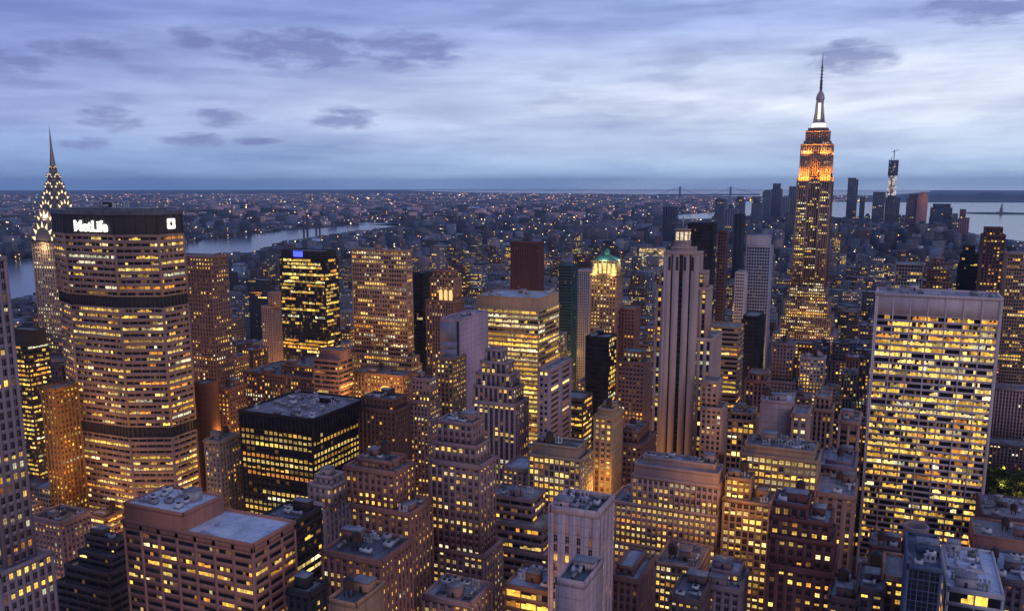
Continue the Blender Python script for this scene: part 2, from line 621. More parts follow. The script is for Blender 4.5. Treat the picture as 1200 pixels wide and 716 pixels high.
# ------------------------------------------------------------------ roof furniture (parts of a building)
def ac_unit(parent, org, x, y, z, a, b, h, col):
    A = Acc()
    A.box(x - a, x + a, y - b, y + b, z + .35, z + h)
    for sx in (-1, 1):
        A.box(x + sx * a * .7 - .15, x + sx * a * .7 + .15, y - b * .9, y + b * .9, z, z + .36, 1)
    D = Acc()
    k = max(1, int(a / 1.1))
    for i in range(k):
        cx = x - a + (i + .5) * 2 * a / k
        D.lathe(cx, y, [(min(.8, b * .7), z + h - .01), (min(.8, b * .7), z + h + .35), (min(.6, b * .5), z + h + .3), (0.01, z + h + .1)], 10)
    o = A.build('air_conditioner', [wall_mat(col, .5, .3), DARKM], parent, org)
    D.build('fan', [DARKM], o, org)
    return o


def bulkhead(parent, org, x, y, z, a, b, h, mat):
    A = Acc()
    A.box(x - a, x + a, y - b, y + b, z, z + h)
    A.box(x - a - .25, x + a + .25, y - b - .25, y + b + .25, z + h, z + h + .35, 1)
    o = A.build('bulkhead', [mat, roof_mat((0.2, 0.2, 0.23))], parent, org)
    D = Acc()
    D.box(x - .5, x + .5, y - b - .06, y - b + .02, z + .1, z + 2.2)
    D.build('door', [DARKM], o, org)
    return o


def water_tank(parent, org, x, y, z, r=2.0):
    A = Acc()
    for i in range(4):
        a = math.pi / 4 + i * math.pi / 2
        A.bar((x + r * .8 * math.cos(a), y + r * .8 * math.sin(a), z), (x + r * .8 * math.cos(a), y + r * .8 * math.sin(a), z + 2.6), .14, 1)
    A.lathe(x, y, [(.01, z + 2.5), (r, z + 2.55), (r * .96, z + 2.6 + 1.9 * r)], 14)
    for q in range(4):
        A.lathe(x, y, [(r * 1.015, z + 2.9 + q * r * .45), (r * 1.015, z + 3.02 + q * r * .45)], 14, 1)
    o = A.build('water_tank', [WOOD, DARKM], parent, org)
    D = Acc()
    D.lathe(x, y, [(r * 1.05, z + 2.6 + 1.9 * r), (.03, z + 2.6 + 2.5 * r)], 14)
    D.build('lid', [DARKM], o, org)
    return o


def duct(parent, org, x, y, z, L, along_x, col):
    A = Acc()
    if along_x:
        A.box(x - L, x + L, y - .5, y + .5, z + .6, z + 1.7)
        for s in (-.8, 0, .8): A.box(x + s * L - .1, x + s * L + .1, y - .4, y + .4, z, z + .62)
        A.box(x + L - .01, x + L + 1.0, y - .7, y + .7, z + .1, z + 2.3)
    else:
        A.box(x - .5, x + .5, y - L, y + L, z + .6, z + 1.7)
        for s in (-.8, 0, .8): A.box(x - .4, x + .4, y + s * L - .1, y + s * L + .1, z, z + .62)
        A.box(x - .7, x + .7, y + L - .01, y + L + 1.0, z + .1, z + 2.3)
    return A.build('air_duct', [wall_mat(col, .4, .3, .4)], parent, org)


def vent(parent, org, x, y, z, rng, col):
    A = Acc()
    for k in range(3):
        r = rng.uniform(.25, .5)
        xx, yy, h = x + (k - 1) * 1.4, y + rng.uniform(-.8, .8), rng.uniform(1.2, 3)
        A.lathe(xx, yy, [(r, z), (r, z + h), (r * 1.7, z + h + .1), (r * 1.7, z + h + .5), (.02, z + h + .8)], 8)
    A.box(x - 2, x + 2, y - 1.0, y + 1.0, z, z + .25)
    return A.build('roof_vent', [wall_mat(col, .5, .3, .2)], parent, org)


def skylight(parent, org, x, y, z, a, b):
    A = Acc()
    v = [(x - a, y - b, z + .5), (x + a, y - b, z + .5), (x + a, y + b, z + .5), (x - a, y + b, z + .5), (x - a * .8, y, z + 1.3), (x + a * .8, y, z + 1.3)]
    A.raw(v, [(0, 1, 5, 4), (2, 3, 4, 5)], 1)
    A.raw(v, [(1, 2, 5), (3, 0, 4)], 1)
    A.box(x - a - .15, x + a + .15, y - b - .15, y + b + .15, z, z + .5, 0)
    return A.build('skylight', [STEEL, GL], parent, org)


def clutter(parent, org, x0, x1, y0, y1, z, rng, n=6, wall=None, tank=True):
    if x1 - x0 < 7 or y1 - y0 < 7:
        return
    n = int(n * 1.8)
    spots = []
    for _ in range(n * 8):
        if len(spots) >= n: break
        x, y = rng.uniform(x0 + 2.6, x1 - 2.6), rng.uniform(y0 + 2.6, y1 - 2.6)
        if all(abs(x - a) > 4.6 or abs(y - b) > 3.6 for a, b in spots):
            spots.append((x, y))
    for i, (x, y) in enumerate(spots):
        r = rng.random()
        gcol = tuple(np.array((.50, .53, .60)) * rng.uniform(.4, 1.4))
        gx, gy = min(x - x0, x1 - x), min(y - y0, y1 - y)
        if i == 0:
            bulkhead(parent, org, x, y, z, min(gx - .6, rng.uniform(2.2, 4.2)), min(gy - .6, rng.uniform(2, 3)), rng.uniform(2.6, 4.5), wall or STEEL)
        elif i == 1 and tank:
            water_tank(parent, org, x, y, z, rng.uniform(1.6, 2.1))
        elif r < .2:
            vent(parent, org, x, y, z, rng, gcol)
        elif r < .3:
            skylight(parent, org, x, y, z, min(gx - .4, rng.uniform(1.5, 2.4)), min(gy - .4, 1.6))
        elif r < .75:
            ac_unit(parent, org, x, y, z, min(gx - .4, rng.uniform(1.1, 2.5)), min(gy - .4, rng.uniform(.9, 1.6)), rng.uniform(1.3, 2.6), gcol)
        else:
            duct(parent, org, x, y, z, min(2.2, gx - 1.2, gy - 1.2), r < .85, gcol)


HEROES = []       # (xl, xr, y_bottom, v) in the picture: what may stand in front of each


def hero(name, label, cat, v, tiers, style='masonry', col=(.3, .24, .22), p=.3, win='none', yb=None, depth=None, tint=2., gain=1.,
         roofc=(.16, .16, .18), junk=0, tank=True, seed=None, group=None, sp=None, dark_rows=(), parapet=1.1, z0=0.0):
    """A building seen from the camera. tiers from the street up: (px left, px right, py of the roof edge at the left, px of the far corner of
    the side wall, extra setback in metres, own style)."""
    rng = np.random.default_rng(seed if seed is not None else abs(hash_s(label)) % 99991)
    boxes = []
    prev = None
    for T in tiers:
        xl, xr, yl, xb, dv, sty = list(T) + [None, 0, ''][len(T) - 3:]
        vv = v + (dv or 0)
        X0, Z1 = at_v(xl, yl, vv)
        X1 = x_at(xr, vv, Z1)
        if xb is not None:
            Y1 = y_at(xb, X1, Z1)
            if not (vv + 5 < Y1 < vv + 140): Y1 = vv + (depth or 30)
            md = 20 if prev is None else 12
            while Y1 < vv + md and md > 5:
                xn = x_at(xb, vv + md, Z1)
                if xn > X0 + 9:
                    X1, Y1 = xn, vv + md
                    break
                md -= 2
        elif prev is not None and depth is None:
            Y1 = prev[3] - (dv or 0)
        else:
            Y1 = vv + (depth or (X1 - X0))
        if prev is not None:
            Y1 = min(Y1, prev[3] - .3)
            Y1 = max(Y1, vv + 4)
        zb = z0 if prev is None else prev[5] + .0
        prev = (X0, X1, vv, Y1, zb, Z1, sty)
        boxes.append(prev)
    b0 = boxes[0]
    org = ((b0[0] + b0[1]) / 2, (b0[2] + b0[3]) / 2, z0)
    x0s = [proj(b0[0], b0[2], b0[5])[0], proj(b0[1], b0[2], b0[5])[0], proj(b0[1], b0[3], b0[5])[0]]
    HEROES.append((min(x0s), max(x0s), yb if yb else max(t[2] for t in tiers) + 15, v, b0[:4], label))
    wm = wall_mat(col, .85, .75, 0.0, 'panel') if style is None or (isinstance(style, dict) and style.get('pf', 0) > .6) else wall_mat(col)
    spm = wall_mat(sp) if sp else wm
    mats = [wm, roof_mat(roofc), GL, spm]
    si = 3 if sp else 0
    split = win != 'none'
    root = empty(name, org) if (split or junk) else None
    A = Acc()
    RA = Acc() if root else None
    coll = [] if split else None
    for (X0, X1, Y0, Y1, za, zb_, sty) in boxes:
        sty = style if isinstance(sty, str) and sty == '' else sty
        st = ST[sty] if isinstance(sty, str) else sty
        if split and v < 500 and st is not None and st['ns'] == 1 and st['fh'] < 8: st = dict(st, bars=1)
        PA = A
        tier(A, PA, rect(X0, X1, Y0, Y1), za, zb_, st, rng, p, tint, gain, parapet, coll, si, dark_rows, roofA=RA, roof=0 if RA else 1)
    if root is None:
        o = A.build(name, mats, None, org)
        tag(o, label, cat, group)
        return o, boxes
    tag(root, label, cat, group)
    A.build('wall', mats, root, org)
    RA.build('roof', [mats[1]], root, org)
    if split:
        windows(root, org, coll, win)
    if junk:
        t = boxes[-1]
        clutter(root, org, t[0], t[1], t[2], t[3], t[5] + .12, rng, junk, wm, tank)
        for lo, hi in zip(boxes[:-1], boxes[1:]):
            for (a, b, c, d) in ((hi[1] + 1, lo[1], lo[2], lo[3]), (lo[0], hi[0] - 1, lo[2], lo[3]), (lo[0], lo[1], lo[2], hi[2] - 1)):
                clutter(root, org, a, b, c, d, lo[5] + .12, rng, 3, wm, False)
    return root, boxes


def hash_s(s):
    h = 7
    for c in s:
        h = (h * 131 + ord(c)) % 1000003
    return h


def windows(root, org, coll, win, most=100):
    """panes as parts: a row of panes per floor, or single windows (the hundred nearest the camera; the rest is one part)"""
    if win == 'row':
        per = {}
        for (P, t, n, rows, lits, nc) in coll:
            for k in range(len(rows)):
                per.setdefault((round(rows[k, 3], 1), n[0] > .5), []).append((P, t, n, rows[k], lits[k]))
        keys = sorted(per, reverse=True)
        rest = Acc()
        for q, zk in enumerate(keys):
            A = Acc() if q < most else rest
            for (P, t, n, r, l) in per[zk]:
                A.lquads(P, t, n, r, 0, l)
            if q < most:
                A.build('window_row', [GL], root, org)
        if rest.n:
            tag(rest.build('window_row', [GL], root, org), kind='stuff')
        return
    allw = []
    for ci, (P, t, n, rows, lits, nc) in enumerate(coll):
        if not len(rows): continue
        sc = (rows[:, 0] + rows[:, 1]) / 2
        x, y, z = P[0] + t[0] * sc, P[1] + t[1] * sc, (rows[:, 3] + rows[:, 4]) / 2
        d = np.sqrt(x ** 2 + y ** 2 + (z - CH) ** 2)
        cosn = np.abs(n[0] * x + n[1] * y) / np.maximum(d, 1)
        d = d / np.sqrt(np.maximum(cosn, .05))
        d = np.where([seen(a, b, c) for a, b, c in zip(x, y, z)], d, d + 1e5)
        allw += [(d[k], ci, k) for k in range(len(rows))]
    allw.sort()
    near = {(c, k) for _, c, k in allw[:most]}
    rest = Acc()
    meshes = {}
    for ci, (P, t, n, rows, lits, nc) in enumerate(coll):
        keep = np.array([(ci, k) not in near for k in range(len(rows))], bool)
        if keep.any():
            rest.lquads(P, t, n, rows[keep], 0, lits[keep])
        for k in np.nonzero(~keep)[0]:
            s0, s1, o, za, zb = rows[k]
            key = (ci, round(s1 - s0, 2), round(zb - za, 2))
            w2, h2 = (s1 - s0) / 2, (zb - za) / 2
            c = (P[0] + t[0] * (s0 + s1) / 2 + n[0] * o, P[1] + t[1] * (s0 + s1) / 2 + n[1] * o, (za + zb) / 2)
            if key not in meshes:
                A = Acc()
                A.lquads(np.array((0., 0.)), t, n, [(-w2, w2, 0, -h2, h2)], 0)
                ob = A.build('window', [GLS], root)
                meshes[key] = ob.data
            else:
                ob = bpy.data.objects.new('window', meshes[key])
                COL.objects.link(ob)
                ob.parent = root
            ob.location = (c[0] - org[0], c[1] - org[1], c[2] - org[2])
            ob.color = (*[float(q) for q in lits[k]], 1)
    if rest.n:
        tag(rest.build('window', [GL], root, org), kind='stuff')


def seen(x, y, z):
    a, b = proj(x, y, z)
    return 0 <= a <= 1200 and 0 <= b <= 716

# ================================================================== the place: ground, water, streets
def sheet(name, poly, z, mat):
    A = Acc()
    k = len(poly)
    c = np.mean(np.array(poly), 0)
    A.raw([(x, y, z) for x, y in poly] + [(c[0], c[1], z)], [(i, (i + 1) % k, k) for i in range(k)])
    o = A.build(name, [mat])
    return tag(o, kind='structure')


def land_mat():
    m, t, b = pmat('land')
    g = t.n('ShaderNodeNewGeometry')
    a = t.noise(g.outputs['Position'], 0.004, 6.0, 0.7)
    t.l(t.ramp(a, [(0.35, (0.03, 0.035, 0.045)), (0.55, (0.055, 0.055, 0.06)), (0.7, (0.09, 0.08, 0.08))]), b.inputs['Base Color'])
    b.inputs['Roughness'].default_value = 0.9
    return m


def water_mat():
    m, t, b = pmat('water')
    g = t.n('ShaderNodeNewGeometry')
    n = t.noise(g.outputs['Position'], 0.05, 4.0, 0.6)
    bp = t.n('ShaderNodeBump')
    bp.inputs['Strength'].default_value = 0.25
    bp.inputs['Distance'].default_value = 1.0
    t.l(n, bp.inputs['Height'])
    t.l(bp.outputs[0], b.inputs['Normal'])
    b.inputs['Base Color'].default_value = (0.05, 0.075, 0.11, 1)
    b.inputs['Roughness'].default_value = 0.18
    return m


ring = [(42000 * math.cos(a), 42000 * math.sin(a)) for a in np.arange(96) * 2 * math.pi / 96]
sheet('ground', ring, 0.0, land_mat())
WM = water_mat()


def band_poly(top, bot):
    """water outline from two rows of picture points (far bank, near bank)"""
    return [ground(*p) for p in top] + [ground(*p) for p in reversed(bot)]


WATERS = []


def water(name, top, bot):
    A = Acc()
    xs = sorted({p[0] for p in top} | {p[0] for p in bot})
    f = lambda x, pts: float(np.interp(x, [q[0] for q in pts], [q[1] for q in pts]))
    xs = np.linspace(xs[0], xs[-1], 40)
    T = [ground(x, f(x, top)) for x in xs]
    B = [ground(x, f(x, bot)) for x in xs]
    v = [(*p, .4) for p in T] + [(*p, .4) for p in B]
    k = len(xs)
    A.raw(v, [(i, i + 1, k + i + 1, k + i) for i in range(k - 1)])
    WATERS.append((xs[0], xs[-1], top, bot))
    return tag(A.build(name, [WM]), kind='structure')


def in_water(px, py):
    for a, b, top, bot in WATERS:
        if a <= px <= b:
            f = lambda pts: float(np.interp(px, [q[0] for q in pts], [q[1] for q in pts]))
            if f(top) - .8 <= py <= f(bot) + .8: return True
    return False


water('river', [(-60, 302), (20, 305), (52, 304), (130, 297), (215, 285), (260, 279), (320, 272), (345, 267), (400, 265), (468, 262)],
      [(-60, 356), (20, 352), (52, 345), (130, 322), (215, 301), (260, 297), (300, 296), (330, 284), (380, 276), (468, 265.5)])
water('inlet', [(415, 260.5), (470, 262)], [(415, 263), (470, 265)])
water('upper_bay', [(790, 252), (840, 249), (870, 236), (930, 236), (1000, 237), (1090, 237.5), (1300, 238)],
      [(790, 257), (840, 256), (870, 253), (930, 251), (1000, 256), (1090, 262), (1150, 277), (1200, 284), (1300, 296)])
water('ocean', [(480, 222.9), (700, 222.85), (1040, 222.85), (1090, 223)], [(480, 223.6), (560, 226), (700, 227.5), (870, 231), (930, 229.5), (1040, 229), (1090, 225)])

# far hills beyond the bay and the low ridge on the horizon
def ridge(name, px0, px1, dist, h, seed, col):
    rng = np.random.default_rng(seed)
    A = Acc()
    k = 60
    pts = []
    for i in range(k + 1):
        px = px0 + (px1 - px0) * i / k
        d = ray(px, 216)
        d = d / math.hypot(d[0], d[1])
        e = min(1, 4 * i / k, 4 * (k - i) / k)
        hh = max(2, h * e * (.75 + .25 * math.sin(i * .5 + seed)) + rng.normal(0, h * .05))
        pts.append([(d[0] * (dist + o), d[1] * (dist + o), z) for o, z in ((0, .3), (900, hh * .7), (2500, hh), (5000, .3))])
    v = [p for q in pts for p in q]
    A.raw(v, [(4 * i + j, 4 * i + j + 1, 4 * i + j + 5, 4 * i + j + 4) for i in range(k) for j in range(3)])
    return tag(A.build(name, [wall_mat(col, .95, .5)]), kind='structure')


ridge('hills', 1060, 1330, 17500, 95, 3, (.035, .045, .06))
ridge('hills', 200, 520, 26000, 60, 5, (.05, .055, .07))

# streets of the grid: avenues run away from the camera (y), cross streets run sideways (x)
AVES = [-1340, -1150, -960, -820, -690, -560, -425, -295, -165, 115, 395, 675]
STRS = [-40 + 80 * k for k in range(0, 36)]
A = Acc()
for a0, a1 in zip(AVES[:-1], AVES[1:]):
    for s0, s1 in zip(STRS[:-1], STRS[1:]):
        A.box(a0 + 12, a1 - 12, s0 + 8, s1 - 8, -.05, .14)
tag(A.build('pavement', [wall_mat((.22, .21, .2), .9, .5)]), kind='structure')
A = Acc()
for a in AVES:
    for o in (-10.5, 10.5):
        A.box(a + o - .08, a + o + .08, -40, 2700, .004, .008)
    for o in (-3.5, 3.5):
        for y in range(-40, 1400, 12):
            A.box(a + o - .08, a + o + .08, y, y + 4, .004, .008)
    for s in STRS[:18]:
        for q in range(-9, 10, 2):
            for e in (-10.5, 7.5):
                A.box(a + q - .4, a + q + .4, s + e, s + e + 3, .009, .012)
tag(A.build('road_marking', [wall_mat((.7, .7, .66), .8, .4)]), kind='structure')

# ================================================================== the sky-lit haze that turns the far boroughs blue
def haze_box():
    A = Acc()
    A.box(-43000, 43000, -43000, 43000, -4, 475)
    m = bpy.data.materials.new('haze')
    m.use_nodes = True
    t = NT(m.node_tree)
    v = t.n('ShaderNodeVolumePrincipled')
    v.inputs['Color'].default_value = (0.46, 0.68, 1.0, 1)
    v.inputs['Density'].default_value = HAZE
    v.inputs['Anisotropy'].default_value = 0.0
    o = t.n('ShaderNodeOutputMaterial')
    t.l(v.outputs[0], o.inputs['Volume'])
    ob = A.build('haze', [m])
    tag(ob, kind='stuff')


HAZE = 2.5e-5
haze_box()

# ================================================================== landmark towers
# ---- tall octagonal slab with the lit sign (north face, two slanting faces, west end)
def metlife():
    v0 = 418.0
    zt = at_v(140, 245, v0)[1]
    xr = x_at(183, v0 + 12, zt)           # north corner of the west end
    cx = xr - 47
    dep = 46
    P8 = [(cx - 47, v0 + 12), (cx - 22, v0), (cx + 22, v0), (cx + 47, v0 + 12), (cx + 47, v0 + 34), (cx + 22, v0 + 46), (cx - 22, v0 + 46), (cx - 47, v0 + 34)]
    org = (cx, v0 + 23, 0)
    root = tag(empty('office_tower', org), 'huge octagonal ribbed office slab with a white lit sign along its dark top', 'skyscraper')
    rng = np.random.default_rng(11)
    st = dict(bay=5.6, fh=3.95, pf=.06, sf=.56, pd=.45, sd=.42, ns=3, run=3.2, corner=.9)
    wall, blk = wall_mat((.36, .27, .25)), wall_mat((.05, .045, .05), .6)
    mats = [wall, roof_mat((.10, .10, .12)), GL, blk]
    A = Acc(); coll = []
    zs = [0, 96, 103, 183, 190, zt - 17]
    for i in range(5):
        if i in (1, 3):
            ins = [(cx + (x - cx) * .985, v0 + 23 + (y - v0 - 23) * .975) for x, y in P8]
            A.prism(ins, zs[i] - .5, zs[i + 1] + .5, 3)
            for k in range(8):
                P, Q = np.array(ins[k]), np.array(ins[(k + 1) % 8]); L = np.linalg.norm(Q - P); t = (Q - P) / L
                m = int(L / 2.8)
                A.lboxes(P, t, (t[1], -t[0]), [(L * q / m - .3, L * q / m + .3, -.05, .5, zs[i], zs[i + 1]) for q in range(m + 1)], 3)
        else:
            A2 = Acc()
            tier(A, A, P8, zs[i], zs[i + 1], st, rng, (.55, 0, .40, 0, .26)[i], 2.3, .95, 0, coll, 0, ((.86, 1.0),) if i == 0 else ())
    # dark top with the sign and a flat projecting roof slab
    A.prism(P8, zs[5], zt - 4, 3)
    for k in range(8):
        P, Q = np.array(P8[k]), np.array(P8[(k + 1) % 8]); L = np.linalg.norm(Q - P); t = (Q - P) / L
        A.lboxes(P, t, (t[1], -t[0]), [(-.1, L + .1, -.05, .5, zs[5] - .6, zs[5] + .6)], 0)
        m = max(2, int(L / 5.6))
        A.lboxes(P, t, (t[1], -t[0]), [(L * q / m - .2, L * q / m + .2, -.05, .25, zs[5], zt - 4) for q in range(m + 1)], 3)
    A.build('wall', mats, root, org)
    windows(root, org, coll, 'row')
    R = Acc()
    out = [(cx + (x - cx) * 1.02, v0 + 23 + (y - v0 - 23) * 1.04) for x, y in P8]
    R.prism(out, zt - 4, zt - 1.2, 1)
    R.prism([(cx + (x - cx) * .8, v0 + 23 + (y - v0 - 23) * .7) for x, y in P8], zt - 1.3, zt, 1)
    R.build('roof', [mats[3], mats[1]], root, org)
    # sign letters
    white = emit_mat('sign_light', (1.0, .97, .88), 1.8)
    cu = bpy.data.curves.new('sign', 'FONT')
    cu.body = 'MetLife'; cu.size = 9.8; cu.extrude = .35; cu.offset = .22
    cu.align_x = 'CENTER'
    tmp = bpy.data.objects.new('sign', cu); COL.objects.link(tmp)
    bpy.context.view_layer.update()
    me = bpy.data.meshes.new_from_object(tmp)
    bpy.data.objects.remove(tmp)
    me.materials.clear(); me.materials.append(white)
    so = bpy.data.objects.new('sign', me); COL.objects.link(so)
    so.rotation_euler = (math.pi / 2, 0, 0)
    so.parent = root
    so.location = (3.2, v0 - 1.0 - org[1], zt - 14.5)
    # square emblem of four chevrons on the west end
    E_ = Acc()
    xc, yc, zc = cx + 47.7, v0 + 23, zt - 9.8
    for q in range(4):
        a = q * math.pi / 2
        def pt(u, w_): return (u * math.cos(a) - w_ * math.sin(a), u * math.sin(a) + w_ * math.cos(a))
        for (u0, u1, w0, w1) in ((1.3, 3.3, -2.9, -.25), (1.3, 3.3, .25, 2.9)):
            c = [pt(u0, w0 * .62), pt(u1, w0), pt(u1, w1), pt(u0, w1 * .62)]
            vv = [(xc + o, yc + m_, zc + n_) for o in (0, .5) for m_, n_ in c]
            E_.raw(vv, [(0, 1, 2, 3), (4, 7, 6, 5), (0, 4, 5, 1), (1, 5, 6, 2), (2, 6, 7, 3), (3, 7, 4, 0)])
    E_.build('emblem', [white], root, org)
    clutter(root, org, cx - 25, cx + 25, v0 + 12, v0 + 34, zt, rng, 4, DARKM, False)
    HEROES.append((60, 236, 570, v0, (cx - 47, cx + 47, v0, v0 + 46), 'm'))


metlife()


# ---- art deco tower with the lit sunburst crown, behind the slab
def sunburst():
    v0 = 548.0
    zc = 212.0
    wdt = 31.0
    x0 = at_v(64.5, 230, v0 + 15)[0] - wdt / 2
    cx, cyy = x0 + wdt / 2, v0 + wdt / 2
    org = (cx, cyy, 0)
    root = tag(empty('art_deco_tower', org), 'slim white-lit art deco tower with a tapering crown of lit arches and needle spire', 'skyscraper')
    rng = np.random.default_rng(5)
    A = Acc(); coll = []
    mats = [wall_mat((.40, .33, .29)), roof_mat(), GL, DARKM]
    tier(A, A, rect(cx - 27, cx + 27, v0 - 12, v0 + 45), 0, 110, ST['masonry'], rng, .35, 3.5, 1.0, 1, coll)
    tier(A, A, rect(x0, x0 + wdt, v0, v0 + wdt), 110, zc, dict(ST['masonry'], bay=3.0), rng, .42, 4.2, 1.0, 1, coll)
    A.build('wall', mats, root, org)
    windows(root, org, coll, 'each')
    # crown: six diminishing tiers of crossed arched vaults, each with a fan of lit triangles
    steel = wall_mat((.24, .23, .25), .35, .3, .5)
    lamp = emit_mat('crown_light', (1.0, .74, .36), 1.7)
    C, T = Acc(), Acc()
    hw = [15.5, 12.6, 10.0, 7.7, 5.6, 3.8, 2.3]
    zb = [zc, zc + 13, zc + 25, zc + 36, zc + 46, zc + 55, zc + 63]
    for i in range(7):
        h_, w_ = hw[i], zb[i]
        rise = h_ * 1.25
        k = 14
        arc = [(h_ * math.cos(a), rise * math.sin(a) ** .9 if math.sin(a) > 0 else 0) for a in np.linspace(0, math.pi, k)]
        e = h_ + .6
        for ax in (0, 1):
            f = (lambda s, d, z: (cx + s, cyy + d, z)) if ax == 0 else (lambda s, d, z: (cx + d, cyy + s, z))
            vs = [f(s, -e, w_ + z) for s, z in arc] + [f(s, e, w_ + z) for s, z in arc]
            C.raw(vs, [(j, j + 1, k + j + 1, k + j) for j in range(k - 1)])
            for dd in (-e, e):
                vs = [f(s, dd, w_ + z) for s, z in arc] + [f(0, dd, w_)]
                C.raw(vs, [(j, j + 1, k) for j in range(k - 1)])
            nt = 7 if i < 3 else 5
            for sgn in (-1, 1):
                for q in range(nt):
                    a = math.pi * (q + .5) / nt
                    da = math.pi / nt * .34
                    r0, r1 = .66, .95
                    pts = [(h_ * r0 * math.cos(a - da), rise * r0 * math.sin(a - da)), (h_ * r0 * math.cos(a + da), rise * r0 * math.sin(a + da)), (h_ * r1 * math.cos(a), rise * r1 * math.sin(a))]
                    T.raw([f(s, sgn * (e + .12), w_ + z) for s, z in pts] + [f(s, sgn * (e - .2), w_ + z) for s, z in pts],
                          [(0, 1, 2), (3, 5, 4)])
        C.box(cx - h_, cx + h_, cyy - h_, cyy + h_, w_ - 6, w_ + .4)
    top = proj(cx, cyy, 300)[1]
    zs = at_v(64, 148, cyy)[1]
    C.lathe(cx, cyy, [(2.6, zb[6] + 2), (1.9, zb[6] + 8), (1.0, zb[6] + 18), (.5, zs - 8), (.1, zs)], 8)
    C.build('crown', [steel], root, org)
    T.build('crown_light', [lamp], root, org)
    for (ox, oy) in ((0, -20), (20, 0)):
        for zz in (zc - 4, zc + 22):
            ld = bpy.data.lights.new('floodlight', 'POINT')
            ld.energy, ld.color, ld.shadow_soft_size = 5000, (1, .75, .42), 1
            o = bpy.data.objects.new('floodlight', ld); COL.objects.link(o); o.parent = root
            k_ = 1 if zz < zc else .7
            o.location = (ox * k_, oy * k_, zz)
    HEROES.append((30, 75, 440, v0 - 12, (cx - 27, cx + 27, v0 - 12, v0 + 45), 'c'))


sunburst()


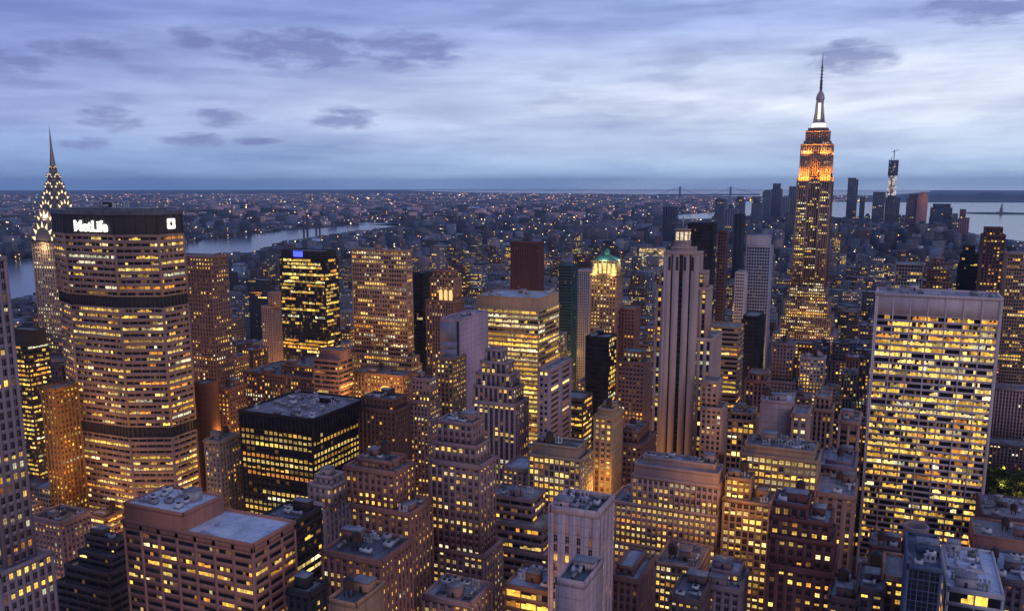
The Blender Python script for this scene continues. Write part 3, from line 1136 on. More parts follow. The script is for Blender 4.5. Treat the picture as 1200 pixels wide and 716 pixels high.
# ---- the great stepped skyscraper with the orange crown
def great_tower():
    v = 1291.0
    rng = np.random.default_rng(21)
    zof = lambda py, vv=v: at_v(960, py, vv)[1]
    def X(px, py): return at_v(px, py, v)[0]
    x0, x1 = X(934, 216), x_at(974, v, zof(216))
    xm = (x0 + x1) / 2
    wth = x1 - x0
    ym = v + 21
    org = (xm, ym, 0)
    root = tag(empty('stepped_skyscraper', org), 'very tall stepped skyscraper with orange floodlit crown, white mast and antenna', 'skyscraper')
    stone = (.30, .235, .22)
    mats = [wall_mat(stone), roof_mat((.2, .2, .22)), GL, wall_mat((.10, .09, .10), .5)]
    st = dict(bay=2.9, fh=3.75, pf=.46, sf=.42, pd=.6, sd=.12, ns=1, run=2.6, corner=1.6)
    A = Acc(); coll = []
    z = dict(a=zof(392), b=zof(372), c=zof(352), d=zof(338), s=zof(214), t=zof(182), u=zof(166), w=zof(152))
    def T(fx0, fx1, y0, y1, za, zb, p, **k): tier(A, A, rect(xm + fx0 * wth, xm + fx1 * wth, y0, y1), za, zb, st, rng, p, 3.2, .95, 1.2, coll, 3, **k)
    T(-.95, .95, v - 16, v + 60, 0, z['a'], .5)
    T(-.76, .76, v - 10, v + 55, z['a'], z['b'], .55)
    T(-.66, .66, v - 7, v + 50, z['b'], z['c'], .6)
    T(-.56, .56, v - 3, v + 46, z['c'], z['d'], .5)
    # shaft: two wings and a recessed middle bay
    rows = ((.14, .2), (.52, .56), (.70, .74))
    T(-.5, .5, v + 3, v + 40, z['d'], z['s'] + 6, .2)
    T(-.5, -.17, v, v + 43, z['d'], z['s'], .33)
    T(.17, .5, v, v + 43, z['d'], z['s'], .33)
    T(-.45, .45, v + 4, v + 38, z['s'] + 6, z['u'] - 4, .12)
    T(-.45, -.17, v + 2, v + 41, z['s'], z['t'], .16)
    T(.17, .45, v + 2, v + 41, z['s'], z['t'], .16)
    T(-.37, -.15, v + 5, v + 38, z['t'], z['u'], .1)
    T(.15, .37, v + 5, v + 38, z['t'], z['u'], .1)
    T(-.33, .33, v + 6, v + 36, z['u'] - 4, z['w'] - 2, .08)
    T(-.27, .27, v + 8, v + 34, z['w'] - 2, z['w'] + 1.5, 0)
    A.build('wall', mats, root, org)
    windows(root, org, coll, 'each')
    # mooring mast: lit drum, fluted shaft with corner wings, domed cap
    M, Lm, An = Acc(), Acc(), Acc()
    zm, zt_ = z['w'] + 1.5, zof(117, ym)
    M.lathe(xm, ym, [(9.5, zm), (9.5, zm + 2)], 20)
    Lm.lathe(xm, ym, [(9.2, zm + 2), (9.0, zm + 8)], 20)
    M.lathe(xm, ym, [(9.6, zm + 8), (8.0, zm + 10), (5.2, zm + 12), (5.0, zt_ - 1), (5.8, zt_), (5.6, zt_ + 3), (4.4, zt_ + 7), (2.4, zt_ + 10.5), (1.6, zt_ + 12)], 16)
    for q in range(4):
        a = q * math.pi / 2 + math.pi / 4
        ca, sa = math.cos(a), math.sin(a)
        pr = [(4.6, zm + 10), (9.4, zm + 10), (7.4, zm + 22), (6.4, zt_ - 4), (4.6, zt_ - 2)]
        for o in (-1, 1):
            vs = [(xm + r * ca - o * .9 * sa, ym + r * sa + o * .9 * ca, zz) for r, zz in pr]
            M.raw(vs + [tuple(np.mean(vs, 0))], [(i, (i + 1) % 5, 5) for i in range(5)])
        vs = [(xm + r * ca - o * .9 * sa, ym + r * sa + o * .9 * ca, zz) for o in (-1, 1) for r, zz in pr]
        M.raw(vs, [(i, i + 1, 6 + i, 5 + i) for i in range(4)])
    for q in range(4):
        a = q * math.pi / 2
        ca, sa = math.cos(a), math.sin(a)
        t = (-sa, ca)
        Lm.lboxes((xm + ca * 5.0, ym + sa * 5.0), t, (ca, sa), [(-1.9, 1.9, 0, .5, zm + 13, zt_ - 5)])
    zc = zt_ + 12
    ztip = zof(62, ym)
    An.lathe(xm, ym, [(1.7, zc - .5), (1.6, zc + 14), (1.0, zc + 14.2), (.95, zc + 34), (.55, zc + 34.2), (.5, ztip - 6), (.15, ztip)], 8)
    for q in range(7):
        h_ = zc + 3 + q * 4.4
        An.lathe(xm, ym, [(1.2, h_), (2.1, h_ + .2), (2.1, h_ + 1.2), (1.2, h_ + 1.4)], 8)
    M.build('mast', [wall_mat((.45, .44, .46), .4, .2, .3)], root, org)
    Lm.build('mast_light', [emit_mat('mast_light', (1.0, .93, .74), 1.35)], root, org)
    An.build('antenna', [wall_mat((.12, .12, .15), .5)], root, org)
    # orange floodlights on the ledges under the crown
    def flood(x, y, zz, dirv, e, sx):
        ld = bpy.data.lights.new('floodlight', 'AREA')
        ld.shape = 'RECTANGLE'; ld.size = sx; ld.size_y = 1.2
        ld.energy = e; ld.color = (1.0, .36, .05); ld.spread = math.radians(125)
        o = bpy.data.objects.new('floodlight', ld)
        o.location = (x - org[0], y - org[1], zz)
        d = np.array(dirv, float)
        from mathutils import Vector
        o.rotation_euler = Vector(tuple(d)).to_track_quat('-Z', 'Y').to_euler()
        o.parent = root
        COL.objects.link(o)
    wn = .28 * wth
    for cxf in (-.31, .31):
        flood(xm + cxf * wth, v - 3.2, z['s'] + 1.5, (0, .42, 1), 30000, wn)
        flood(xm + cxf * wth * .84, v + 0.2, z['t'] + 1.2, (0, .42, 1), 44000, wn * .8)
    for yy in (v + 10, v + 31):
        flood(xm + .5 * wth + 2.6, yy, z['s'] + 1.5, (-.42, 0, 1), 15000, 12)
        flood(xm + .45 * wth + 1.4, yy, z['t'] + 1.2, (-.42, 0, 1), 8000, 10)
    for px_, py_, en in ((xm, v - 18, 9000),):
        flood(px_, v - 12, z['b'] + 2, (0, .5, 1), 0.0 + en * .2, 40)
    HEROES.append((908, 994, 398, v - 16, (xm - .95 * wth, xm + .95 * wth, v - 16, v + 60), 'e'))


great_tower()


# ---- unfinished tower far downtown: tapering shaft with lit floors, dark top and crane mast
def far_tower():
    v = 5600.0
    zof = lambda py: at_v(1044, py, v)[1]
    xa, xb = at_v(1037.5, 235, v)[0], at_v(1050.5, 235, v)[0]
    cx, hw = (xa + xb) / 2, (xb - xa) / 2
    cyy = v + hw
    org = (cx, cyy, 0)
    root = tag(empty('unfinished_tower', org), 'tall far unfinished tower with white lit floors, dark scaffolded top and crane mast', 'skyscraper')
    rng = np.random.default_rng(8)
    A, Wn = Acc(), Acc()
    z1, z2 = zof(206), zof(188)
    h1 = hw * .74
    A.prism(rect(cx - hw, cx + hw, cyy - hw, cyy + hw), 0, z1, 0, rect(cx - h1, cx + h1, cyy - h1, cyy + h1))
    for j in range(34):
        f = j / 34
        r = hw + (h1 - hw) * (zof(250) * 0 + (60 + f * (z1 - 60))) / z1 + .6
        zz = 60 + f * (z1 - 62)
        for a in range(6):
            if rng.random() < .72 and a not in (2,) or rng.random() < .3:
                s = -r + 2 * r * a / 6
                c = rng.uniform(.25, .95)
                Wn.lquads((cx, cyy - r), (1, 0), (0, -1), [(s + .5, s + 2 * r / 6 - .5, .3, zz + 1, zz + 8.4)], 0, (c, c * .92, c * .85))
                Wn.lquads((cx + r, cyy), (0, 1), (1, 0), [(s + .5, s + 2 * r / 6 - .5, .3, zz + 1, zz + 8.4)], 0, (c * .8, c * .75, c * .7))
    A.prism(rect(cx - hw * .86, cx + hw * .86, cyy - hw * .86, cyy + hw * .86), z1, z2, 1)
    for q in range(5):
        s = -hw * .86 + hw * 1.72 * q / 4
        A.box(cx + s - 1, cx + s + 1, cyy - hw * .9, cyy - hw * .86, z1 - 2, z2 + 8, 1)
    A.build('wall', [wall_mat((.35, .33, .36)), wall_mat((.10, .10, .13))], root, org)
    for q in range(9):
        s_ = -hw * .8 + hw * 1.6 * rng.random()
        zz = z1 + 8 + rng.random() * (z2 - z1 - 20)
        Wn.lquads((cx, cyy - hw * .9), (1, 0), (0, -1), [(s_, s_ + 5, .3, zz, zz + 5)], 0, (.5, .45, .42))
    Wn.build('window', [GL], root, org)
    B = Acc()
    zt = zof(176)
    B.bar((cx, cyy, z2), (cx, cyy, zt), 2.2)
    B.bar((cx - 14, cyy, zt - 12), (cx + 24, cyy, zt + 4), 1.3)
    B.bar((cx - 14, cyy, z2), (cx - 14, cyy, z2 + 16), 2)
    B.build('crane', [DARKM], root, org)


far_tower()


# ---- tower with the green pyramid roof
def pyramid_tower():
    v = 790.0
    lab = 'brick tower with floodlit arcade under a green copper pyramid roof'
    root, bx = hero('pyramid_roof_tower', lab, 'skyscraper', v, [(693, 724, 322, 729)], 'masonry', (.33, .22, .18), .42, 'each', 394, tint=2.2, seed=4, depth=26)
    b = bx[0]
    org = tuple(root.location)
    cx, cyy = (b[0] + b[1]) / 2, (b[2] + b[3]) / 2
    zb = b[5] + .1
    hx, hy = (b[1] - b[0]) / 2 - 1.2, (b[3] - b[2]) / 2 - 1.2
    z1 = at_v(710, 306, v)[1]
    z2 = at_v(711, 291, cyy)[1]
    A, L, R = Acc(), Acc(), Acc()
    A.box(cx - hx, cx + hx, cyy - hy, cyy + hy, zb, z1)
    for k in range(5):
        for s0, P, t, n, h_ in ((0, (cx - hx, cyy - hy), (1, 0), (0, -1), hx), (0, (cx + hx, cyy - hy), (0, 1), (1, 0), hy)):
            m = 2 * h_ / 5
            A.lboxes(P, t, n, [(k * m, k * m + .9, -.05, .7, zb, z1)])
            L.lquads(P, t, n, [(k * m + 1.3, k * m + m - .4, .1, zb + 1.5, z1 - 2.5)], 0, (1.5, 1.05, .35))
    A.box(cx - hx - 1, cx + hx + 1, cyy - hy - 1, cyy + hy + 1, z1 - .8, z1 + .6)
    A.build('arcade', [wall_mat((.5, .42, .3))], root, org)
    L.build('arcade_window', [GL], root, org)
    q = rect(cx - hx - .5, cx + hx + .5, cyy - hy - .5, cyy + hy + .5)
    R.prism(q, z1 + .6, z2 - 6, 0, rect(cx - 2.2, cx + 2.2, cyy - 2.2, cyy + 2.2))
    R.box(cx - 2, cx + 2, cyy - 2, cyy + 2, z2 - 6.2, z2 - 3)
    R.prism(rect(cx - 2.4, cx + 2.4, cyy - 2.4, cyy + 2.4), z2 - 3, z2, 0, rect(cx - .1, cx + .1, cyy - .1, cyy + .1))
    R.build('pyramid_roof', [wall_mat((.16, .40, .33), .6, .4)], root, org)
    for (x, y) in ((cx - hx, b[2] - 1.5), (cx + hx, b[2] - 1.5)):
        ld = bpy.data.lights.new('floodlight', 'POINT')
        ld.energy = 5200; ld.color = (1, .74, .25); ld.shadow_soft_size = .8
        o = bpy.data.objects.new('floodlight', ld); COL.objects.link(o); o.parent = root
        o.location = (x - org[0], y - org[1], zb + 2.0 - org[2])
    for (x, y) in ((cx, cyy - hy - 3.5), (cx + hx + 3.5, cyy)):
        ld = bpy.data.lights.new('floodlight', 'POINT')
        ld.energy = 2600; ld.color = (.75, 1, .6); ld.shadow_soft_size = .6
        o = bpy.data.objects.new('floodlight', ld); COL.objects.link(o); o.parent = root
        o.location = (x - org[0], y - org[1], z1 + 1.8)


pyramid_tower()


# ---- suspension bridges far off
def bridge(lab, p0, p1, dist_y, deck, towers, htop, col):
    """deck between two picture columns at ground row dist_y; towers at given columns"""
    rng = random.Random(3)
    a, b = ground(p0, dist_y[0]), ground(p1, dist_y[1])
    org = ((a[0] + b[0]) / 2, (a[1] + b[1]) / 2, 0)
    root = tag(empty('suspension_bridge', org), lab, 'bridge')
    A, T, Cb = Acc(), Acc(), Acc()
    def at(px):
        f = (px - p0) / (p1 - p0)
        return a[0] + (b[0] - a[0]) * f, a[1] + (b[1] - a[1]) * f
    sc = math.hypot(*a) / 5000
    A.bar((*a, deck), (*b, deck), 4 * sc)
    A.build('deck', [wall_mat(col)], root, org)
    pts = [(*a, deck)]
    for px in towers:
        x, y = at(px)
        Tt = Acc()
        d = np.array(b) - np.array(a); d = d / np.linalg.norm(d); nrm = np.array((-d[1], d[0]))
        for s in (-1, 1):
            q = np.array((x, y)) + nrm * s * 11
            Tt.bar((*q, 0), (*q, htop), 3.6 * sc)
        for zz in (deck, (deck + htop) / 2, htop - 3):
            Tt.bar((*(np.array((x, y)) + nrm * 11), zz), (*(np.array((x, y)) - nrm * 11), zz), 3 * sc)
        Tt.build('tower', [wall_mat(col)], root, org)
        pts.append((x, y, htop))
    pts.append((*b, deck))
    for p, q in zip(pts[:-1], pts[1:]):
        last = None
        for i in range(17):
            f = i / 16
            lo = min(p[2], q[2])
            z = p[2] + (q[2] - p[2]) * f
            if p[2] == q[2]: z = htop - (htop - deck - 4) * (1 - (2 * f - 1) ** 2)
            c = (p[0] + (q[0] - p[0]) * f, p[1] + (q[1] - p[1]) * f, z)
            if last: Cb.bar(last, c, .9 * sc)
            last = c
    Cb.build('cable', [wall_mat(col)], root, org)


bridge('steel suspension bridge with two towers crossing the river', 332, 420, (280, 272), 42, (356, 370), 105, (.10, .11, .16))
bridge('far grey suspension bridge with two tall towers on the horizon', 770, 890, (233, 232.5), 66, (796, 855), 205, (.12, .15, .22))

# ================================================================== the other towers and blocks, far to near
BROWN, MAUVE, TAN, PALE = (.30, .19, .16), (.33, .25, .25), (.40, .30, .24), (.52, .46, .46)
GREY, DARK, BLACK, BRICK = (.28, .26, .29), (.07, .06, .065), (.022, .02, .024), (.20, .10, .085)
BLUEG, TEAL, WHITE, SAND = (.26, .30, .38), (.04, .11, .13), (.66, .63, .64), (.46, .36, .27)

# ---- downtown silhouettes, five kilometres away
def dt(lab, name, v, xl, xr, yt, yb=262, col=(.16, .17, .21), d=45, style=None, p=.0, cap=None, **k):
    tiers = [(xl, xr, yt, None, 0, style)]
    if cap: tiers += [(c[0], c[1], c[2], None, 2, style) for c in cap]
    return hero(name, lab, 'skyscraper', v, tiers, 'office', col, p, 'none', yb, d, parapet=2, **k)


FAR = dict(bay=9, fh=8, pf=.5, sf=.5, pd=1.0, sd=.6, ns=1, run=2)
dt('square dark far tower standing alone beside the orange crowned skyscraper', 'far_tower', 5300, 994, 1005.5, 211, 262, style=FAR, p=.05, cap=[(994, 1003, 209)])
dt('low narrow far block beside the square dark far tower', 'far_tower', 5200, 1008, 1013.5, 232, style=FAR, p=.03)
dt('broad dark blue far block standing before the unfinished tower', 'far_tower', 5000, 1023.5, 1037.5, 225.5, style=FAR, p=.04)
dt('wide low dark far block at the foot of the unfinished tower', 'far_tower', 5050, 1038, 1055, 232, 258, style=FAR, p=.04, cap=[(1040, 1050, 230)])
dt('purple far tower with a stepped top attached to the pink far tower', 'far_tower', 4800, 1063, 1077, 233, 262, (.22, .16, .20), style=FAR, p=.08, cap=[(1066, 1077, 228)])
dt('pink far tower glowing in the evening light with a dark flat cap', 'far_tower', 4780, 1075.5, 1088, 229, 255, (.75, .40, .33), style=None, cap=[(1079, 1086, 225.5)])  # evening glow is painted into the pink wall colour
dt('bulky dark far block beside the bay with two stepped shoulders', 'far_tower', 4650, 1091, 1116, 244, 266, (.10, .12, .17), style=FAR, p=.03, cap=[(1094, 1114, 239.5)])
dt('small far block beside the bulky dark block at the water', 'far_tower', 4600, 1117, 1122.5, 251, 268, (.2, .2, .25), style=FAR, p=.06)
dt('reddish far brick tower with stepped top against the bay', 'far_tower', 4300, 1125, 1136, 256, 275, (.28, .17, .17), style=FAR, p=.06, cap=[(1126, 1132, 246)])
dt('dark far tower with stepped crown, the tallest of its cluster', 'far_tower', 5200, 904, 916, 222, 256, style=FAR, p=.03, cap=[(906, 914, 215.5)])
dt('blue grey far tower with stepped shoulder at the edge of the cluster', 'far_tower', 5100, 894, 903, 225, 256, (.22, .25, .31), style=FAR, p=.03, cap=[(896, 902, 223)])
dt('dark far tower with a narrow stepped top apart from the cluster', 'far_tower', 4800, 881, 893, 238, 262, style=FAR, p=.05, cap=[(883, 890, 231)])
dt('broad far tower just beside the orange crowned skyscraper shaft', 'far_tower', 5000, 925, 936, 219, 258, style=FAR, p=.03)
dt('low far block between the cluster and the orange crowned skyscraper', 'far_tower', 4900, 917, 925, 232, 262, (.2, .22, .28), style=FAR, p=.05)
dt('far tower with a narrower top storey rising by the far suspension bridge', 'far_tower', 4500, 862, 872, 234, 262, style=FAR, p=.03, cap=[(864, 870, 230.5)])
dt('plain tall far slab beside the tall black tower', 'far_tower', 3400, 838.5, 848.5, 234, 300, (.13, .15, .2), style=FAR, p=.02)
dt('low wide far block beside the plain tall far slab', 'far_tower', 3600, 850, 864, 246, 275, (.2, .22, .28), style=FAR, p=.06)
dt('square dark far tower alone near the river inlet', 'far_tower', 3500, 777, 791, 243, 270, (.08, .09, .13), style=FAR, p=.02)
dt('black slim tower before the far cluster', 'far_tower', 2300, 861, 870, 252, 300, (.04, .045, .06), style=FAR, p=.02)

# ---- beyond the middle: towers at one to two kilometres
hero('office_tower', 'dark red brown slab tower with fine vertical ribs standing clear of its neighbours', 'skyscraper', 1240,
     [(599, 634, 284, 637)], 'vertical', (.13, .055, .05), .015, 'none', 345, 36, sp=(.05, .03, .035))
hero('office_tower', 'dark teal glass tower beside a pale slab', 'skyscraper', 1000, [(655, 673, 311, 677)], 'glass', (.03, .10, .12), .02, 'none', 352, 30)
hero('office_tower', 'pale grey slab tower half hidden behind the pyramid roofed tower', 'office tower', 1060, [(677, 691, 317, 697)], 'vertical', (.42, .42, .48), .02, 'none', 396, 30)
hero('office_tower', 'tall plain black tower behind the striped limestone tower', 'skyscraper', 930, [(806, 838, 263, 840)], 'glass', (.02, .022, .03), .012, 'none', 350, 35, dark_rows=((0, 1),))
hero('apartment_tower', 'slim dark brown tower beside the tall plain black tower', 'apartment tower', 980, [(842, 851, 272, 853.5)], 'office', (.12, .08, .09), .03, 'none', 356, 20, junk=0)
hero('apartment_tower', 'pale blue gridded slab tower with a blank windowless cap', 'apartment tower', 1040, [(875, 903, 289, 906), (875, 902, 277, 904.5, 1, None)], 'grid', (.40, .44, .56), .02, 'none', 362, 24, sp=(.36, .42, .56))
hero('apartment_tower', 'narrow white building standing against the pale blue gridded slab', 'apartment building', 1010, [(862, 874, 320, 876)], 'office', (.62, .60, .64), .05, 'none', 358, 18)
hero('office_block', 'grey block with several brightly lit floors behind the white slab', 'office building', 1010, [(1050, 1082, 310, None)], 'grid', (.30, .29, .32), .33, 'none', 340, 30)
hero('office_tower', 'brown stepped brick tower with many lit windows near the grey lit block', 'office tower', 1050, [(1082, 1116, 330, None), (1088, 1113, 316, None, 3), (1094, 1106, 303, None, 5)], 'masonry', (.25, .16, .15), .28, 'none', 346, 34)
hero('office_tower', 'black slender tower narrowing to a blunt top', 'office tower', 1100, [(1124, 1149, 312, None), (1127, 1147, 298, None, 2), (1131, 1143, 289, None, 4)], 'glass', (.025, .03, .04), .03, 'none', 346, 26)
hero('apartment_tower', 'dark brown tall tower dotted with red and yellow lights', 'apartment tower', 960, [(1153, 1178, 276, None), (1156, 1175, 268, None, 3)], 'masonry', (.11, .075, .08), .2, 'none', 346, 26, tint=1.)
hero('office_block', 'low tan block with lit rows at the edge beyond the dotted tower', 'office building', 1040, [(1181, 1215, 298, None)], 'office', TAN, .22, 'none', 352, 30)
hero('office_block', 'pinkish slab with close vertical ribs behind the park', 'office building', 980, [(1164, 1222, 455, None)], 'vertical', (.44, .32, .33), .03, 'none', 512, 25)
hero('library_wing', 'low dark long building standing directly behind the park trees', 'building', 905, [(1160, 1235, 520, None)], 'masonry', (.16, .12, .13), .12, 'none', 545, 22)

hero('office_tower', 'black glass tower with a blue light on its roof and yellow lit rows', 'skyscraper', 790,
     [(327, 380, 302, 396), (329, 379, 294, 394, 1, None)], dict(ST['glass'], fh=3.9, ns=1), BLACK, .45, 'row', 420, 38, tint=1.9, gain=1.05, junk=0, dark_rows=((.5, .58),))
hero('office_tower', 'tall tan ribbed tower with a stepped base and even lit windows', 'skyscraper', 620,
     [(398, 486, 424, 494), (404, 485, 413, 491, 2), (412, 479, 293, 484.5, 5)], 'office', (.42, .29, .24), .36, 'each', 470, None, tint=3.0, gain=.9, junk=4, tank=False)
hero('office_tower', 'plain black slab squeezed beside the tall tan ribbed tower', 'office tower', 730, [(484, 503, 321, 507)], 'glass', (.02, .02, .026), .01, 'none', 432, 24, dark_rows=((0, 1),))
hero('art_deco_tower', 'brown stepped tower with a lit arched window high in its face', 'office tower', 700,
     [(500, 538, 352, 543), (505, 532, 326, 540, 3), (509, 529, 318, 537, 6)], 'vertical', (.34, .22, .18), .24, 'each', 400, 40, tint=1.7)
hero('office_tower', 'blank lavender slab with a dark vertical slit beside grey panels', 'office tower', 560,
     [(516, 539, 374, 572)], None, (.52, .46, .60), 0, 'none', 500, 36, junk=3, tank=False)
hero('office_tower', 'broad cream tower with almost every ribbon floor lit yellow', 'office tower', 700,
     [(558, 631, 360, 655), (558, 631, 347, 655, .4, None)], dict(ST['ribbon'], fh=4.2, sf=.44, bay=8, ns=5, run=8, pw=.5), (.48, .38, .30), .88, 'row', 515, None, tint=2.4, gain=.95, junk=6, tank=False, roofc=(.30, .34, .40))
hero('office_tower', 'black glass tower in front of the pyramid roofed tower with one lit corner column', 'office tower', 640,
     [(687, 715, 395, 722.5)], dict(ST['glass'], bay=2.6, pw=130, run=1.2), (.022, .02, .024), .0035, 'row', 476, 26, junk=2, tank=False)
hero('office_block', 'stone tower crowned by a small turquoise roof with lit side windows', 'office building', 650,
     [(725, 755, 424, 763), (731, 752, 412, 757, 2)], 'masonry', (.28, .20, .20), .2, 'each', 500, 28, roofc=(.05, .30, .32), junk=0)
hero('office_block', 'reddish narrow tower behind the turquoise roofed building', 'office building', 800, [(728, 746, 362, 750)], 'masonry', (.25, .14, .13), .06, 'none', 405, 22)

# striped limestone tower: plain centre with three dark window strips, lower shoulders
_r, _b = hero('limestone_tower', 'tall pale limestone tower with three dark vertical stripes and stepped shoulders', 'skyscraper', 585, [
     (768, 834, 394, 845), (770, 829, 336, 834, 2), (774, 826, 318, 830, 3),
     (781, 817, 300, 823, 4),
     (786, 814, 291, 819, 6, None), (790, 808, 284, 812, 8, None)],
     dict(ST['vertical'], bay=4.2, pf=.55), (.48, .39, .38), .42, 'each', 532, 34, tint=2.6, gain=.9, sp=(.10, .08, .085), junk=2, tank=False)
def striped_front(root, bx):
    zt = at_v(781, 297, 583)[1]
    xa = at_v(781, 297, 583)[0]
    xb = x_at(817, 583, zt)
    A = Acc()
    st = dict(bay=9, fh=3.8, pf=.62, sf=.5, pd=1.4, sd=.1, ns=1, run=1.2, nb=3, top=15, corner=3.6, p=.0)
    tier(A, A, rect(xa, xb, 583.4, 596), 0, zt, st, np.random.default_rng(3), 0, 2, 1, 1.4, None, 3)
    for k in range(4):
        x = xa + (xb - xa) * (k + .5) / 4
        A.box(x - .8, x + .8, 581.9, 582.4, zt - 11, zt - 2, 3)
    A.build('striped_front', [wall_mat((.50, .41, .39)), roof_mat(), GL, wall_mat((.05, .045, .05))], root, tuple(root.location))


striped_front(_r, _b)


def lantern(root, bx):
    b = bx[-1]
    cx, cyy, z = (b[0] + b[1]) / 2, (b[2] + b[3]) / 2, b[5]
    A = Acc()
    A.box(cx - 4.5, cx + 4.5, cyy - 3, cyy + 3, z, z + 8, 0)
    A.box(cx - 5, cx + 5, cyy - 3.5, cyy + 3.5, z + 8, z + 9, 0)
    A.box(cx - .4, cx + .4, cyy - .4, cyy + .4, z + 9, z + 17, 0)
    for k in range(3):
        A.lquads((cx - 4.5, cyy - 3), (1, 0), (0, -1), [(k * 3 + .5, k * 3 + 2.5, .1, z + 1.5, z + 7)], 1, (.95, .78, .5))
    for k in range(2):
        A.lquads((cx + 4.5, cyy - 3), (0, 1), (1, 0), [(k * 3 + .5, k * 3 + 2.5, .1, z + 1.5, z + 7)], 1, (.7, .58, .4))
    A.build('roof_lantern', [wall_mat((.45, .38, .34)), GL], root, tuple(root.location))


lantern(_r, _b)
hero('office_block', 'low cream floodlit block far behind the limestone tower', 'building', 2400, [(749, 778, 291, 780)], 'grid', (.62, .50, .36), .75, 'none', 300, 24, tint=3.5)
hero('office_block', 'lower stepped wing beside the limestone tower with fine windows', 'office building', 560, [
     (822, 846, 478, 852), (822, 841, 447, 846, 3)], 'masonry', (.42, .34, .33), .13, 'each', 530, 22, tint=2.6)
hero('office_block', 'tan block of strong horizontal bands behind the limestone tower', 'office building', 690, [(826, 868, 382, 871)], dict(ST['ribbon'], bay=12, ns=4, pf=.03, sf=.5, sd=.9), (.42, .32, .27), .16, 'row', 470, 26, tint=2.)
hero('office_tower', 'dark plain tower between the balcony block and the stepped skyscraper', 'office tower', 800, [(869, 890, 376, 897), (871, 889, 371, 895, 2)], 'glass', (.03, .03, .035), .02, 'none', 446, 24)
hero('office_block', 'small reddish stone tower with tall narrow windows and a stepped top', 'office building', 660, [(874, 899, 446, 902), (878, 896, 438, 900, 3)], 'vertical', (.33, .20, .19), .05, 'each', 480, 22)

# the white slab with sloping foot
def flare_slab():
    lab = 'huge white gridded slab with ribbon windows lit in long yellow runs'
    st = dict(bay=14.0, fh=3.9, pf=.075, sf=.38, pd=.9, sd=.5, ns=8, run=3.0, nb=7, top=12, corner=1.0)
    root, bx = hero('office_tower', lab, 'skyscraper', 600, [(1028, 1174, 345, None)], st, (.66, .58, .60), .58, 'row', 650, 34, tint=1.9, gain=1.05, junk=6, tank=False, seed=77, roofc=(.2, .2, .24), dark_rows=((.02, .17), (.22, .26)))
    b = bx[0]
    A = Acc()
    m = 7
    w_ = (b[1] - b[0]) / m
    for i in range(m + 1):                       # the piers sweep outwards towards the street
        x = b[0] + i * w_
        for k in range(8):
            y0, y1 = (k / 8) ** 2 * 11, ((k + 1) / 8) ** 2 * 11
            z0, z1 = 44 * (1 - k / 8), 44 * (1 - (k + 1) / 8)
            v = [(x + s, b[2] - .81 - y, z) for s in (-.6, .6) for y, z in ((y0, z0), (y1, z1))]
            v += [(x + s, b[2] + .1, z) for s in (-.6, .6) for z in (z0, z1)]
            A.raw(v, [(0, 1, 3, 2), (0, 4, 5, 1), (2, 3, 7, 6)], 0)
    A.build('sloping_pier', [wall_mat((.62, .54, .58))], root, tuple(root.location))


flare_slab()

# ---- towards the river side, behind and beside the ribbed slab
hero('office_tower', 'brown tower with small yellow windows directly behind the ribbed slab', 'office tower', 560, [(196, 250, 300, 266)], 'masonry', (.30, .19, .16), .2, 'none', 470, None, tint=2.4)
hero('office_block', 'dark blue slab among low hazy blocks beside the black glass tower', 'office building', 1150, [(290, 316, 328, 322)], 'glass', (.06, .07, .10), .03, 'none', 398, 28)
hero('apartment_tower', 'narrow tan tower with a stepped top against the black glass tower', 'apartment tower', 880, [(307, 326, 359, 330), (315, 326, 343, 330, 2)], 'vertical', (.38, .29, .27), .05, 'none', 405, 24)
hero('office_tower', 'black topped tower with yellow lit rows behind the corner tower', 'office tower', 480, [(8, 47, 403, 57), (10, 45, 386, 54, 1, None)], dict(ST['ribbon'], bay=5, ns=3, sf=.5, run=2.), (.06, .05, .05), .55, 'row', 560, 34, tint=1.8, gain=1.1)
hero('office_block', 'golden lit stone block between the corner tower and the ribbed slab', 'office building', 400, [(48, 80, 455, 94)], 'masonry', (.30, .18, .09), .36, 'each', 580, None, tint=1.1, gain=1.)
hero('office_block', 'dim block with a flat roof squeezed against the foot of the ribbed slab', 'office building', 430, [(60, 82, 428, 92)], 'masonry', (.14, .10, .10), .12, 'none', 470, 20)

hero('office_block', 'gold lit masonry block between the brown tower and the long hotel block', 'office building', 640, [(248, 283, 418, 291)], 'masonry', (.34, .21, .15), .42, 'each', 480, 30, tint=1.6, junk=3)
hero('hotel_block', 'long masonry hotel block with a dark flat roof and tall pilasters', 'hotel', 600, [(286, 372, 436, 411), (330, 366, 428, 402, 10)], dict(ST['vertical'], pf=.42), (.34, .21, .17), .38, 'each', 470, None, tint=1.6, junk=3, tank=True, roofc=(.10, .12, .14))
hero('office_block', 'brown banded block with a big plain roof box before the tall tan tower', 'office building', 560, [(367, 408, 421, 413), (374, 404, 410, 411, 4, None)], dict(ST['ribbon'], bay=7, sf=.5), (.31, .21, .20), .25, 'each', 468, 24, tint=1.6, junk=0)
hero('office_block', 'low lit block at the stepped base of the tall tan tower', 'office building', 590, [(412, 478, 436, 487)], 'masonry', (.32, .22, .18), .5, 'each', 470, 22, tint=1.6, junk=3)
hero('apartment_block', 'orange lit brick block beside the black cube', 'apartment building', 500, [(255, 280, 455, 287)], 'masonry', (.30, .17, .12), .52, 'each', 525, 24, tint=.8, gain=1.05, junk=2)
hero('office_block', 'dark windowless brick block next to the orange lit block', 'office building', 470, [(226, 246, 450, 256)], None, (.16, .085, .06), 0, 'none', 520, 24)
hero('office_block', 'small pale stone block by the foot of the octagonal slab', 'office building', 430, [(240, 272, 516, 281)], 'masonry', (.36, .31, .28), .22, 'each', 562, 22, tint=2., roofc=(.13, .17, .15), junk=3)

